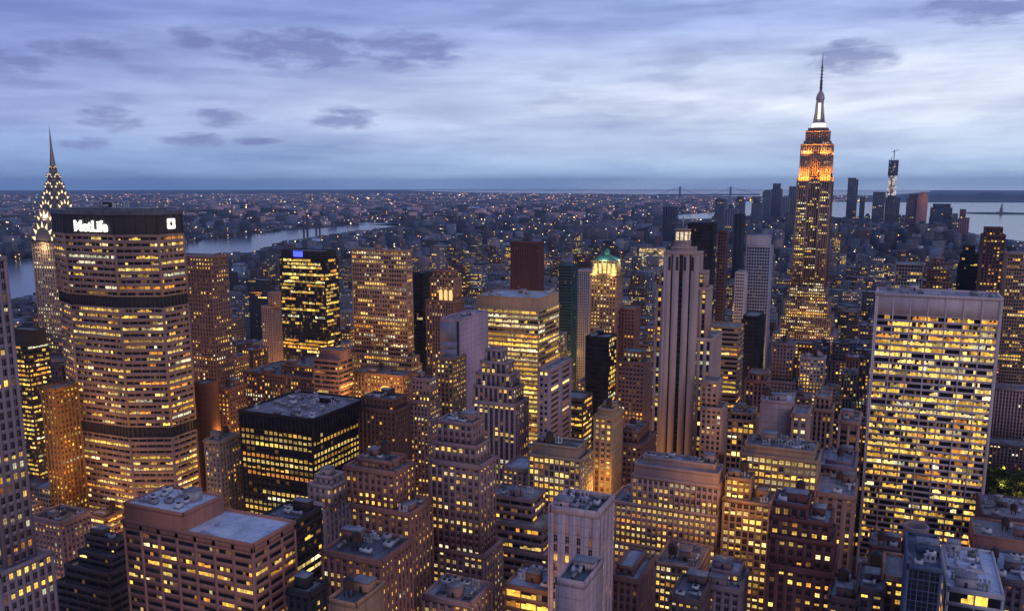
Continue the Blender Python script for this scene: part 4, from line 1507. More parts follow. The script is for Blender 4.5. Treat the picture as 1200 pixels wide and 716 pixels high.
# black cube with bright window grid
hero('office_cube', 'black cube shaped office block with a bright grid of yellow windows below a dark crown', 'office building', 430,
     [(282, 366, 499, 427), (281, 367, 482, 428, -.5, dict(bay=3.2, fh=30, pf=.24, sf=.04, pd=.7, sd=.3, ns=1, run=1, p=0))],
     dict(ST['grid'], bay=3.7, fh=4.0, pf=.26, sf=.44, run=6), BLACK, .80, 'each', 588, None, tint=2.2, gain=.95, junk=16, tank=False,
     roofc=(.17, .16, .19), dark_rows=((.58, .70),), seed=12)
hero('office_block', 'dark brown brick block with a pale cornice behind the black cube', 'office building', 480, [(420, 464, 478, 481), (424, 461, 466, 477, 3)], 'masonry', (.17, .105, .09), .08, 'each', 528, None, tint=1.6, junk=4, roofc=(.09, .10, .12))
hero('office_block', 'pale pink building with a bright lit end between brick and deco towers', 'office building', 520, [(481, 511, 470, 517), (483, 508, 444, 513, 3)], 'masonry', (.42, .31, .30), .3, 'each', 545, None, tint=2.3, junk=2)
hero('office_block', 'yellow lit tower at the foot of the blank lavender slab', 'office building', 545, [(512, 533, 420, 545)], 'masonry', (.28, .20, .15), .55, 'each', 478, 25, tint=2.2)
hero('office_block', 'narrow blank slab with its dark end towards us and a plain side wall', 'office building', 470, [(632, 643, 434, 669)], dict(ST['masonry'], nb=2, pf=.35), (.36, .30, .34), .14, 'none', 522, None, junk=2, tank=False)
hero('office_block', 'glass corner block with broad yellow floors behind the blank slab', 'office building', 545, [(655, 684, 466, 694)], dict(ST['ribbon'], bay=6, ns=3), (.10, .085, .07), .6, 'row', 520, 24, tint=1.6, gain=1.1)
hero('office_block', 'block with a dark blank roof storey over brightly lit framed floors', 'office building', 425, [(620, 681, 533, 694), (624, 677, 520, 688, 3, None)], dict(ST['grid'], pf=.3), (.40, .32, .27), .62, 'each', 590, None, tint=2.2, gain=1., roofc=(.05, .06, .065), junk=2)
hero('art_deco_tower', 'golden floodlit stone tower with a broad cornice', 'office building', 460, [(697, 721, 488, 729), (700, 718, 480, 726, 2, None)], 'masonry', (.46, .35, .24), .5, 'each', 582, None, tint=1.3, gain=1., junk=2)
hero('office_block', 'brown block with uneven rooftops behind the golden tower', 'office building', 500, [(724, 752, 520, 768), (730, 748, 505, 760, 3)], 'masonry', (.22, .15, .14), .12, 'each', 565, None, tint=1.6, junk=4)
hero('art_deco_tower', 'grey terraced tower with a ziggurat crown and a lit band below it', 'office tower', 480, [
     (555, 604, 470, 618), (556, 601, 452, 612, 1), (559, 598, 437, 608, 3), (564, 593, 424, 602, 5), (570, 588, 410, 597, 8)],
     dict(ST['vertical'], bay=3.4, pf=.42), (.38, .32, .35), .33, 'each', 625, None, tint=2.9, gain=.9, sp=(.15, .12, .14), junk=3)
hero('art_deco_tower', 'mauve stone tower with a flat boxed crown above tall pilasters', 'office tower', 350, [
     (500, 566, 640, 588), (505, 562, 540, 580), (509, 558, 519, 573, 2), (512, 554, 494, 566, 4)],
     dict(ST['masonry'], bay=3.3, pf=.44), (.33, .25, .26), .4, 'each', 678, None, tint=2.6, gain=.95, junk=6, tank=False, roofc=(.24, .25, .30), dark_rows=((.0, .22),), seed=9)
hero('office_block', 'terraced office block of grey ledges with yellow ribbon floors', 'office building', 385, [
     (566, 641, 640, 662), (570, 636, 610, 655, 3), (573, 624, 580, 641, 8)], dict(ST['ribbon'], bay=6, fh=4.2, ns=3, sf=.55), (.26, .21, .23), .4, 'row', 682, None, tint=1.8, gain=1.05, junk=4, tank=False, roofc=(.25, .25, .28))
hero('office_block', 'small block with a pale blue roof between the terraced towers', 'office building', 430, [(590, 618, 548, 634)], 'masonry', (.35, .28, .28), .4, 'each', 572, None, tint=2.3, roofc=(.34, .40, .48))

# long stepped block in the middle
hero('office_block', 'wide three tiered block with long rows of small lit windows and a blank top wall', 'office building', 415, [
     (714, 838, 634, 852), (716, 840, 588, 850, 1.2), (741, 842, 558, 849, 2.5), (743, 842, 545, 850, 4, None), (752, 838, 536, 846, 9, None)],
     dict(ST['office'], bay=2.7, fh=3.6, pf=.42, sf=.5), (.46, .35, .33), .72, 'each', 700, None, tint=2.4, gain=.85, junk=7, tank=False, roofc=(.26, .27, .33), seed=31)
hero('office_block', 'lower lit wing in front of the wide three tiered block', 'office building', 375, [(768, 818, 660, 832)], 'office', (.40, .29, .25), .6, 'each', 716, None, tint=2., junk=4)

# yellow lit cluster
hero('office_block', 'stepped stone block with nearly all windows lit beside the limestone wing', 'office building', 500, [(852, 884, 492, 890), (856, 882, 484, 887, 3)], 'grid', (.42, .31, .22), .72, 'each', 530, 30, tint=2.4, gain=1., junk=3)
hero('office_block', 'pale blank box shaped upper block above the yellow lit block', 'office building', 480, [(891, 928, 470, 932)], None, (.48, .40, .42), 0, 'none', 520, 26, roofc=(.55, .55, .6), junk=2)
hero('office_block', 'narrow block with stacked yellow windows beside the pale box', 'office building', 470, [(929, 946, 486, 950)], 'masonry', (.38, .28, .26), .5, 'each', 520, 22, tint=2.2)
hero('office_block', 'broad block with a bright yellow window grid under a dark mechanical roof', 'office building', 440, [(868, 958, 532, 962), (872, 955, 522, 960, 1.5, None)], dict(ST['grid'], bay=3.2, pf=.26, sf=.4, run=5), (.40, .30, .24), .86, 'each', 585, 30, tint=2.6, gain=1., junk=8, tank=False, roofc=(.14, .15, .19), seed=41)
hero('office_block', 'lower yellow lit facade at the foot of the window grid block', 'office building', 415, [(848, 903, 586, 908), (851, 880, 560, 884, 5)], dict(ST['grid'], bay=3.3, pf=.3, sf=.42), (.36, .25, .18), .68, 'each', 660, 24, tint=2.2, gain=1., junk=3, seed=43)
hero('office_tower', 'tan tower with grouped tall windows behind the yellow cluster', 'office tower', 560, [(953, 975, 480, 977), (956, 972, 466, 974, 3)], 'vertical', (.36, .25, .22), .12, 'each', 520, 22, tint=1.8)
hero('office_tower', 'narrow tan tower with a columned top loggia beside the white slab', 'office tower', 520, [(984, 1006, 494, 1008)], dict(ST['vertical'], bay=5, pf=.3, top=4), (.40, .27, .23), .05, 'each', 545, 22, junk=2)
hero('office_block', 'brown plain block with blue rooftops beside the white slab', 'office building', 470, [(960, 1001, 546, 1004), (968, 998, 540, 1001, 6, None)], 'masonry', (.28, .22, .26), .06, 'none', 570, 26, junk=7, roofc=(.24, .25, .34))
hero('office_block', 'tan slab with a single column of windows on its narrow front', 'office building', 430, [(957, 1001, 578, 1004)], dict(ST['masonry'], bay=4.4, pf=.6), (.36, .25, .22), .07, 'each', 655, 20, junk=4, roofc=(.22, .22, .28))
hero('apartment_block', 'dark red brick block with scattered yellow windows and stepped blue roofs', 'apartment building', 330, [
     (900, 976, 662, 981), (901, 976, 628, 980, 3), (903, 973, 606, 978, 6), (907, 946, 590, 950, 8)], dict(ST['masonry'], bay=3.4, pf=.5, sf=.52), (.17, .085, .08), .3, 'each', 716, 34, tint=2.0, gain=1.05, junk=7, roofc=(.28, .31, .40), seed=51)

HEROES.append((1150, 1230, 602, 764, (80, 132, 764, 892), 'park'))

# ---- near the lower edge
hero('office_tower', 'grey granite corner tower with a grid of square windows cut by the frame edge', 'skyscraper', 205, [
     (-190, -2, 628, 60, -6), (-170, -30, 300, 5)], dict(bay=3.3, fh=3.9, pf=.40, sf=.40, pd=.6, sd=.3, ns=1, run=3.), (.33, .28, .32), .2, 'each', 716, None, tint=2.2, gain=.95, z0=0, seed=61)
hero('office_block', 'low pink stone block with a sunken dark roof court', 'office building', 330, [(36, 75, 608, 105)], 'masonry', (.40, .29, .29), .3, 'each', 680, None, tint=2.1, junk=4, roofc=(.06, .06, .07), tank=False, parapet=2.2)
hero('office_block', 'dark terraced block with pale ledges beside the brown brick block', 'office building', 285, [
     (66, 128, 682, 166), (76, 128, 662, 164, 3), (92, 130, 646, 160, 7), (100, 134, 628, 158, 12)], 'ribbon', (.12, .10, .11), .05, 'each', 716, None, junk=3, tank=False, roofc=(.05, .055, .065))
hero('office_block', 'brown low roofed block with one yellow lit strip behind the terraced block', 'office building', 400, [(100, 138, 604, 150)], dict(ST['ribbon'], bay=8), (.22, .15, .15), .3, 'none', 630, None, junk=3, roofc=(.10, .08, .09))
_r, _b = hero('office_block', 'big brown brick office block with dark ribbon windows and a pale membrane roof', 'office building', 240, [
     (145, 296, 610, 345), (145, 214, 591, 261, 0, None)],
     dict(bay=8.5, fh=3.55, pf=.16, sf=.56, pd=.35, sd=.32, ns=5, run=1.6, top=2.5), (.42, .24, .20), .2, 'each', 716, None, tint=1.9, gain=1.05, seed=71, roofc=(.55, .60, .72), parapet=1.0)
clutter(_r, tuple(_r.location), _b[1][0] + 2, _b[1][1] - 2, _b[1][2] + 2, _b[1][3] - 2, _b[1][5] + .12, np.random.default_rng(5), 9, wall_mat((.45, .46, .5)), False)
hero('office_block', 'black flat roofed building with rooftop air units behind the brown brick block', 'office building', 285, [(294, 334, 612, 376)], dict(ST['ribbon'], bay=6, ns=3), (.06, .05, .055), .2, 'each', 680, None, tint=2.2, junk=9, tank=False, roofc=(.10, .12, .14))
hero('office_block', 'narrow pale stone tower with a stepped top beside the tall brown hotel', 'office building', 330, [
     (360, 399, 588, 408), (362, 398, 568, 406, 1), (370, 394, 558, 403, 4)], dict(ST['masonry'], bay=3.6, pf=.55, sf=.55), (.52, .45, .47), .12, 'each', 665, None, tint=2.2, junk=2)
hero('apartment_block', 'small black corner block with a flat grey roof beside the brown brick block', 'apartment building', 240, [(338, 362, 692, 382)], 'masonry', (.05, .045, .05), .1, 'each', 716, None, junk=3, roofc=(.2, .2, .24))
hero('hotel_tower', 'tall brown brick hotel with a lit side wing and a bulky roof', 'hotel', 315, [
     (412, 480, 592, 506, 6), (405, 462, 547, 500, 9), (418, 458, 538, 492, 13)], dict(ST['masonry'], bay=3.4, pf=.5, sf=.5), (.31, .19, .165), .4, 'each', 700, None, tint=2.3, gain=1.0, junk=8, roofc=(.18, .19, .22), seed=81)
hero('apartment_block', 'brick building with a cluttered flat roof below the tall brown hotel', 'apartment building', 262, [(378, 446, 646, 482)], 'masonry', (.28, .165, .15), .28, 'each', 716, None, tint=2.2, junk=6, roofc=(.08, .09, .11))
hero('apartment_block', 'plain tan parapet building at the lower picture edge', 'apartment building', 205, [(384, 432, 704, 450)], None, (.42, .27, .20), 0, 'none', 716, None, junk=3, roofc=(.10, .10, .12))
hero('office_block', 'flat roofed mauve building with a grey parapet and white roof machines', 'office building', 290, [(496, 553, 698, 575)], dict(ST['masonry'], bay=3.4), (.34, .26, .27), .55, 'each', 716, None, tint=1.7, junk=10, tank=False, roofc=(.28, .26, .29))
hero('office_block', 'building with two broad golden lit floors under a blue grey roof', 'office building', 300, [(592, 650, 686, 668)], dict(ST['ribbon'], bay=6, fh=4.6, ns=3, sf=.4), (.26, .17, .13), .85, 'row', 716, None, tint=1.3, gain=1.2, junk=4, tank=False, roofc=(.27, .30, .38))
hero('office_tower', 'pale blank concrete tower with narrow window slots and a dark roof well', 'office tower', 300, [(645, 700, 597, 718)],
     dict(bay=4.6, fh=4.0, pf=.66, sf=.3, pd=.6, sd=.15, ns=1, run=1.2, top=9), (.58, .49, .52), .3, 'each', 716, None, tint=2.7, junk=12, tank=False, roofc=(.09, .12, .13), parapet=2.0, seed=5, dark_rows=((.0, .3),))
hero('office_tower', 'smaller blank pale tower in front of the concrete tower', 'office tower', 250, [(651, 690, 682, 707)], None, (.54, .46, .50), 0, 'none', 716, None, junk=5, tank=False, roofc=(.10, .13, .15), parapet=1.8)
hero('apartment_block', 'low brown block with jumbled blue roofs between pale tower and lit wing', 'apartment building', 330, [(718, 748, 676, 765), (724, 742, 664, 758, 4)], 'masonry', (.24, .16, .16), .15, 'each', 716, None, junk=8, roofc=(.26, .30, .37))
hero('office_block', 'blue roofed low block with big vents below the three tiered block', 'office building', 330, [(828, 868, 686, 876), (832, 866, 668, 874, 8)], 'masonry', (.30, .25, .29), .2, 'each', 716, 30, junk=11, tank=False, roofc=(.36, .40, .52))
hero('office_block', 'small dark block with rooftop machines near the blue roofed block', 'office building', 300, [(786, 822, 700, 832)], 'masonry', (.13, .10, .11), .2, 'each', 716, 24, junk=6, tank=False, roofc=(.12, .13, .17))
hero('apartment_block', 'tan building with small orange windows at the foot of the white slab', 'apartment building', 330, [(1036, 1060, 676, None)], 'masonry', (.36, .22, .18), .22, 'each', 716, 22, tint=.8, junk=3)
hero('office_block', 'dark purple mechanical block before the white slab', 'office building', 420, [(1018, 1056, 640, None)], None, (.16, .11, .13), 0, 'none', 668, 20, junk=5)
hero('office_tower', 'dark blue glass block with a cluttered dark roof by the lower edge', 'office building', 300, [(1063, 1104, 664, None)], dict(ST['glass'], bay=3, sf=.1), (.12, .15, .24), .02, 'row', 716, 30, junk=6, tank=False, roofc=(.07, .08, .12))
hero('office_block', 'white roofed building with lit windows under its edge at the lower frame', 'office building', 330, [(1110, 1176, 690, None, -6), (1110, 1152, 666, None, 12)], dict(ST['ribbon'], bay=8, fh=5, sf=.3), (.50, .52, .60), .4, 'each', 716, 40, tint=1.6, junk=6, tank=False, roofc=(.55, .62, .78))
hero('office_block', 'dark plain block beside the white roofed building at the frame edge', 'office building', 360, [(1158, 1230, 678, None)], 'masonry', (.16, .14, .18), .12, 'none', 716, 30, junk=5, roofc=(.30, .32, .42))
hero('office_block', 'long pink brown wall building with lit shopfronts behind the white roof', 'office building', 470, [(1142, 1230, 628, None)], dict(ST['ribbon'], bay=7, fh=5, ns=2, sf=.4, top=9), (.42, .24, .20), .5, 'each', 672, 26, tint=1.1, gain=1.2, junk=3)
hero('office_block', 'dim block with pale rooftop sheds between park trees and the pink brown wall', 'office building', 560, [(1152, 1230, 604, None)], 'masonry', (.14, .11, .13), .05, 'none', 626, 40, junk=9, roofc=(.22, .22, .26))
hero('apartment_block', 'dark low block with a pale green roof by the lower edge', 'apartment building', 320, [(972, 1004, 700, 1006)], 'masonry', (.15, .10, .10), .25, 'each', 716, 24, junk=4, roofc=(.36, .40, .38))
hero('apartment_block', 'small dark block with square yellow windows by the lower edge', 'apartment building', 320, [(1006, 1036, 690, None)], dict(ST['masonry'], bay=5), (.14, .10, .11), .3, 'each', 716, 22, tint=2., junk=5)

# ---- cylinder cooling tower before the white slab
def drum():
    x, z = at_v(1074, 620, 430)
    A = Acc()
    r = 5.3
    org = (x, 430 + r, 0)
    root = tag(empty('cooling_drum', org), 'big round concrete cooling drum with an open dark top before the white slab', 'cooling tower')
    A.lathe(x, 430 + r, [(r, 0), (r, z - 1.2), (r + .35, z - 1.2), (r + .35, z), (r - .5, z), (r - .5, z - 5), (.1, z - 5)], 28)
    for q in range(14):
        a = q * 2 * math.pi / 14
        A.bar((x + (r + .1) * math.cos(a), 430 + r + (r + .1) * math.sin(a), z - 16), (x + (r + .1) * math.cos(a), 430 + r + (r + .1) * math.sin(a), z - 1), .16)
    A.build('wall', [wall_mat((.36, .33, .37))], root, org)
    B = Acc()
    B.lathe(x, 430 + r, [(r - .6, z - 4.9), (1.2, z - 4.6), (1.2, z - 3.8), (.05, z - 3.7)], 20)
    for q in range(6):
        a = q * math.pi / 3
        B.bar((x, 430 + r, z - 4.1), (x + (r - 1) * math.cos(a), 430 + r + (r - 1) * math.sin(a), z - 4.2), .35)
    B.build('fan', [DARKM], root, org)


drum()

# statue on its island in the bay
def statue():
    x, y = ground(1173, 250.5)
    k = 1.0
    org = (x, y, 0)
    A = Acc()
    A.lathe(x, y, [(330, .45), (300, 4), (.1, 5)], 24)
    o = A.build('island', [wall_mat((.07, .09, .08), .95)])
    tag(o, kind='structure')
    root = tag(empty('statue', (x, y, 5)), 'tiny far statue on a stepped pedestal on its island in the bay', 'statue')
    B = Acc()
    B.box(x - 30, x + 30, y - 30, y + 30, 4, 16); B.box(x - 12, x + 12, y - 12, y + 12, 16, 47)
    B.build('pedestal', [wall_mat((.3, .27, .25))], root, (x, y, 5))
    B = Acc()
    B.lathe(x, y, [(9, 47), (7, 62), (6, 72), (3, 80), (3.2, 85), (1, 88)], 12)
    B.bar((x + 4, y, 74), (x + 7, y, 92), 1.6)
    B.build('figure', [wall_mat((.2, .32, .28))], root, (x, y, 5))


statue()

# blue beacon on the black glass tower, warm glow of an arched window
def lamp(name, parent_label, px, py, v, col, e, r):
    x, z = at_v(px, py, v)
    ld = bpy.data.lights.new(name, 'POINT')
    ld.energy, ld.color, ld.shadow_soft_size = e, col, r
    o = bpy.data.objects.new(name, ld); COL.objects.link(o)
    o.location = (x, v, z)
    return o

def find(label_start):
    for o in bpy.data.objects:
        if o.get('label', '').startswith(label_start): return o


def beacon():
    root = find('black glass tower with a blue light')
    x, z = at_v(350, 296, 789.5)
    A = Acc()
    for k in range(4):
        A.box(x - 6 + k * 3.1, x - 3.4 + k * 3.1, 787.6, 788.6, z - 4.5, z + 1.5)
    A.build('blue_sign', [emit_mat('blue_light', (.02, .05, 1.0), 2.2)], root, tuple(root.location))
    # arched window of the brown stepped tower
    root = find('brown stepped tower with a lit arched')
    x, z = at_v(521, 346, 700)
    A = Acc()
    for k in range(3):
        xx = x - 5 + k * 5
        pts = [(xx - 1.8, z - 6), (xx + 1.8, z - 6)] + [(xx + 1.8 * math.cos(a), z + 3 + 1.8 * math.sin(a)) for a in np.linspace(0, math.pi, 9)]
        vs = [(p, 702.2, q) for p, q in pts]
        A.raw(vs + [(xx, 702.2, z)], [(i, (i + 1) % len(pts), len(pts)) for i in range(len(pts))])
    A.build('arched_window', [emit_mat('arch_light', (1.0, .62, .18), 1.1)], root, tuple(root.location))
    # orange lit arch on the stepped base of the tan tower
    root = find('low lit block at the stepped base')
    x, z = at_v(452, 460, 589)
    A = Acc()
    pts = [(x - 5, z - 8), (x + 5, z - 8)] + [(x + 5 * math.cos(a), z + 1 + 5 * math.sin(a)) for a in np.linspace(0, math.pi, 13)]
    A.raw([(p, 588.3, q) for p, q in pts] + [(x, 588.3, z)], [(i, (i + 1) % len(pts), len(pts)) for i in range(len(pts))])
    for k in range(5):
        A.box(x - 4 + k * 2 - .2, x - 4 + k * 2 + .2, 587.9, 588.2, z - 8, z + 1, 1)
    A.build('arched_window', [emit_mat('arch_orange', (1.0, .42, .05), .7), DARKM], root, tuple(root.location))


def slab_face():
    root = find('blank lavender slab')
    A = Acc()
    Z = lambda py: at_v(527, py, 560)[1]
    for a, b, m, o in ((516.5, 535, 0, .35), (536, 538.5, 1, .2)):
        xa, xb = at_v(a, 430, 560)[0], at_v(b, 430, 560)[0]
        if m == 1: A.box(xa, xb, 560 - o, 560.1, 0, Z(376), 1)
        else:
            z = Z(376) - 1
            k = 0
            while z > 12:
                A.box(xa, xb, 560 - o, 560.1, z - (5.2 if k else 14), z, 0)
                z -= 5.6 if k else 14.6
                k += 1
    A.build('panel', [wall_mat((.30, .31, .40)), DARKM], root, tuple(root.location))


beacon()
slab_face()

# ---- warm street lighting along the avenues and cross streets (lamps down in the street canyons)
rng = np.random.default_rng(2)
for a in AVES[3:11]:
    for s in STRS[2:14]:
        x, y = a, s + 40
        px, py = proj(x, y, 8)
        if any(h[4][0] - 6 < x < h[4][1] + 6 and h[4][2] - 6 < y < h[4][3] + 6 for h in HEROES) or (x > 60 and y > 620): continue
        if -60 < px < 1260 and py < 800:
            ld = bpy.data.lights.new('street_and_glow_lamp', 'POINT')
            ld.energy = 75000 * rng.uniform(.6, 1.5)
            ld.color = (1.0, .56, .20); ld.shadow_soft_size = 4
            o = bpy.data.objects.new('street_and_glow_lamp', ld)
            o.location = (x, y, 11); COL.objects.link(o)
for (px, py, v, e) in ((80, 560, 385, 26000), (70, 480, 385, 20000), (268, 505, 488, 9000), (455, 458, 572, 36000), (420, 462, 572, 14000), (392, 466, 540, 9000),
                       (712, 565, 450, 16000), (860, 575, 405, 12000), (845, 500, 545, 7000), (620, 700, 285, 7000), (945, 392, 1262, 9000), (970, 392, 1262, 9000)):
    x, z = at_v(px, py, v)
    ld = bpy.data.lights.new('street_and_glow_lamp', 'POINT')  # amber lights added high beside facades to warm their walls
    ld.energy, ld.color, ld.shadow_soft_size = e, (1.0, .50, .12), 3
    o = bpy.data.objects.new('street_and_glow_lamp', ld)
    o.location = (x, v - 6, max(z, 9)); COL.objects.link(o)

# ---- park trees beside the white slab
def leafmat(c):
    return wall_mat(c, .9, .6)


def tree_meshes(seed):
    rng = np.random.default_rng(seed)
    T, Cn = Acc(), Acc()
    T.lathe(0, 0, [(.45, 0), (.32, 3), (.25, 6.5)], 8)
    tips = []
    for k in range(8):
        a = k * .8 + rng.uniform(-.3, .3)
        r, z = rng.uniform(2, 4.5), rng.uniform(7, 13)
        T.bar((0, 0, rng.uniform(3, 6)), (r * math.cos(a), r * math.sin(a), z), .12)
        tips.append((r * math.cos(a), r * math.sin(a), z))
    tips.append((0, 0, 13))
    n = 900
    c = np.array(tips)[rng.integers(0, len(tips), n)] + rng.normal(0, 1.25, (n, 3))
    u = rng.normal(0, 1, (n, 3)); u /= np.linalg.norm(u, axis=1)[:, None]
    w_ = np.cross(u, rng.normal(0, 1, (n, 3))); w_ /= np.linalg.norm(w_, axis=1)[:, None]
    s = rng.uniform(.3, .65, (n, 1))
    v = np.stack([c - u * s - w_ * s, c + u * s - w_ * s, c + u * s + w_ * s, c - u * s + w_ * s], 1)
    Cn.raw(v, np.arange(4 * n).reshape(-1, 4), rng.integers(0, 2, n))
    return T, Cn


protos = []
for sd in (1, 2, 3):
    T, Cn = tree_meshes(sd)
    t0, c0 = T.build('trunk', [WOOD]), Cn.build('crown', [leafmat((.03, .048, .016)), leafmat((.055, .06, .02))])
    protos.append((t0.data, c0.data))
    bpy.data.objects.remove(t0); bpy.data.objects.remove(c0)
rng = np.random.default_rng(14)
k = 0
for row in range(7):
    for col_ in range(5):
        X, Y = 87 + col_ * 9 + rng.uniform(-2, 2), 770 + row * 17 + rng.uniform(-3, 3)
        s = rng.uniform(.85, 1.25)
        if X > 118 or proj(X, Y, 8)[0] > 1203 or row > 5: continue
        r = empty('park_tree', (X, Y, .14))
        r.scale = (s, s, s * rng.uniform(.9, 1.15)); r.rotation_euler = (0, 0, rng.uniform(0, 6.28))
        tag(r, 'leafy green park tree in the lamplit grove beside the white slab', 'tree', 'trees of the lamplit park grove')
        tm, cm = protos[k % 3]
        for nm, me in (('trunk', tm), ('crown', cm)):
            o = bpy.data.objects.new(nm, me); o.parent = r; COL.objects.link(o)
        k += 1
for (x, y) in ((92, 762), (108, 778), (98, 800), (116, 815), (104, 850)):
    ld = bpy.data.lights.new('street_and_glow_lamp', 'POINT')
    ld.energy, ld.color, ld.shadow_soft_size = 4500, (1.0, .74, .2), .6
    o = bpy.data.objects.new('street_and_glow_lamp', ld); o.location = (x, y, 17); COL.objects.link(o)

# ================================================================== infill blocks on the city grid
KEEP = None
SEEN = None
KEEP = {152,209,216,220,222,226,230,232,235,242,244,249,269,285,304,318,333,342,347,351,354,360,366,370,371,373,374,376,386,387,388,390,391,394,407,409,546,613,622,623,628,654,658,662,670,671,672,682,702,710,737,743,750,771,778,789,804,812,845,852,923,966,987,991,1000,1035,1037,1047,1050,1067,1068,1069,1072,1076,1089,1100,1110,1135,1237,1249,1255,1294,1301,1304,1305,1307,1319,1327,1334,1336,1337,1340,1341,1351,1358,1360,1361,1368,1369,1379,1380,1397,1404,1461,1462,1486,1487,1507,1510,1530,1558,1576,1591,1603,1620,1623,1624,1631,1632,1640,1644,1720,1721,1745,1858,1859,1862,1863,1868,1870,1871,1872,1874,1875,1879,1896,1936,1967,2007,2024,2060,2069,2092,2108,2112,2120,2122,2123,2128,2145,2148,2155,2159,2163,2168,2176,2179,2185,2186,2191,2193,2196,2203,2204,2226,2229,2230,2293,2302,2305,2310,2313,2314,2315,2323,2326,2334,2349,2371,2384,2402,2405,2406,2408,2409,2413,2419,2420,2429,2435,2437,2438,2446,2462,2466,2467,2471,2480,2481,2484,2631,2638,2644,2659,2671,2680,2682,2700,2702,2708,2709,2710,2711,2719,2727,2737,2766,2768,2778,2779,2788,2798,2800,2808,2819,2829,2858,2892,2903,2910,2912,2923,2929,2930,2946,2947,2948,2954,2955,2964,2965,2971,2974,2990,2999,3001,3010,3021,3024,3025,3026,3033,3034,3035,3036,3041,3044,3045,3048,3059,3066,3075,3076,3082,3083,3095,3098,3109,3111,3116,3124,3130,3146,3147,3158,3172,3174,3394,3682,3710,3719,3762,3795,3814,3824}
SEEN = {152,209,216,220,222,226,230,232,234,235,242,244,249,269,285,304,318,333,342,347,350,351,354,355,357,360,366,370,371,373,374,376,380,381,382,386,387,388,390,391,394,407,409,413,546,601,613,614,616,621,622,623,628,654,658,662,665,670,671,672,681,682,686,702,710,737,743,750,770,771,777,778,789,792,793,804,812,817,845,852,923,930,960,966,971,987,991,1000,1018,1035,1037,1047,1050,1067,1068,1069,1072,1073,1076,1089,1100,1110,1118,1122,1135,1143,1144,1147,1237,1249,1255,1258,1294,1298,1301,1304,1305,1307,1312,1319,1327,1333,1334,1336,1337,1340,1341,1351,1354,1358,1360,1361,1368,1369,1371,1372,1379,1380,1397,1402,1404,1411,1461,1462,1486,1487,1495,1506,1507,1510,1530,1558,1576,1579,1583,1586,1591,1603,1614,1620,1623,1624,1631,1632,1639,1640,1643,1644,1720,1721,1745,1858,1859,1862,1863,1868,1870,1871,1872,1873,1874,1875,1879,1880,1896,1901,1936,1959,1967,2007,2024,2060,2069,2092,2108,2112,2113,2120,2122,2123,2125,2128,2145,2148,2155,2159,2163,2168,2171,2176,2177,2179,2185,2186,2190,2191,2193,2196,2203,2204,2222,2223,2226,2229,2230,2240,2293,2302,2305,2310,2313,2314,2315,2323,2326,2334,2349,2371,2383,2384,2394,2399,2402,2405,2406,2408,2409,2413,2416,2419,2420,2429,2435,2437,2438,2443,2446,2462,2466,2467,2468,2470,2471,2473,2480,2481,2484,2631,2638,2644,2659,2671,2680,2682,2700,2702,2708,2709,2710,2711,2719,2726,2727,2734,2737,2745,2766,2768,2778,2779,2787,2788,2798,2800,2806,2808,2819,2829,2858,2866,2874,2892,2903,2910,2912,2923,2929,2930,2946,2947,2948,2954,2955,2964,2965,2971,2974,2990,2992,2999,3001,3010,3017,3021,3024,3025,3026,3033,3034,3035,3036,3039,3041,3044,3045,3048,3059,3066,3067,3075,3076,3082,3083,3095,3098,3104,3108,3109,3111,3115,3116,3124,3130,3133,3134,3144,3146,3147,3158,3164,3169,3172,3174,3394,3664,3682,3710,3719,3762,3795,3796,3814,3824}
LAND = [('the ribbed octagonal slab', 140, 420), ('the black cube', 350, 540), ('the black glass tower', 360, 350), ('the tall tan ribbed tower', 447, 380),
        ('the blank lavender slab', 545, 430), ('the broad cream tower', 605, 420), ('the dark red brown slab', 617, 310), ('the pyramid roofed tower', 710, 350),
        ('the striped limestone tower', 798, 420), ('the pale blue gridded slab', 890, 320), ('the orange crowned skyscraper', 955, 340), ('the white gridded slab', 1100, 480),
        ('the terraced ziggurat tower', 585, 500), ('the tall brown hotel', 455, 610), ('the dark red brick block', 940, 650), ('the three tiered block', 785, 620),
        ('the yellow window grid block', 915, 560), ('the big brown brick block', 240, 650), ('the corner tower', 25, 500), ('the pale concrete tower', 685, 640),
        ('the dotted brown tower', 1165, 310), ('the park trees', 1180, 570)]
TONES = [('brown', (.25, .165, .15)), ('mauve', (.31, .25, .27)), ('grey', (.30, .29, .32)), ('tan', (.36, .28, .24)), ('dark', (.10, .09, .10)),
         ('pale', (.48, .43, .45)), ('red brick', (.21, .11, .10)), ('blue grey', (.20, .23, .30))]


def lots():
    rng = np.random.default_rng(99)
    out = []
    for a0, a1 in zip(AVES[:-1], AVES[1:]):
        for s0 in STRS:
            s1 = s0 + 80
            if s1 < 120: continue
            for half in (0, 1):
                ya, yb = (s0 + 10, s0 + 39) if half == 0 else (s0 + 41, s1 - 10)
                x = a0 + 14
                while x < a1 - 20:
                    wdt = min(rng.uniform(15, 36) * (1.0 if s0 < 1400 else 1.15), a1 - 14 - x)
                    r = rng.random(10)
                    if wdt > 10: out.append((x, x + wdt - .4, ya + r[0] * 3, yb - r[1] * 5, r, rng.normal(0, 1)))
                    x += wdt
    return out


def hits_hero(x0, x1, y0, y1):
    for h in HEROES:
        a, b, c, d = h[4]
        if x0 < b + 1.5 and x1 > a - 1.5 and y0 < d + 1.5 and y1 > c - 1.5: return True
    return False


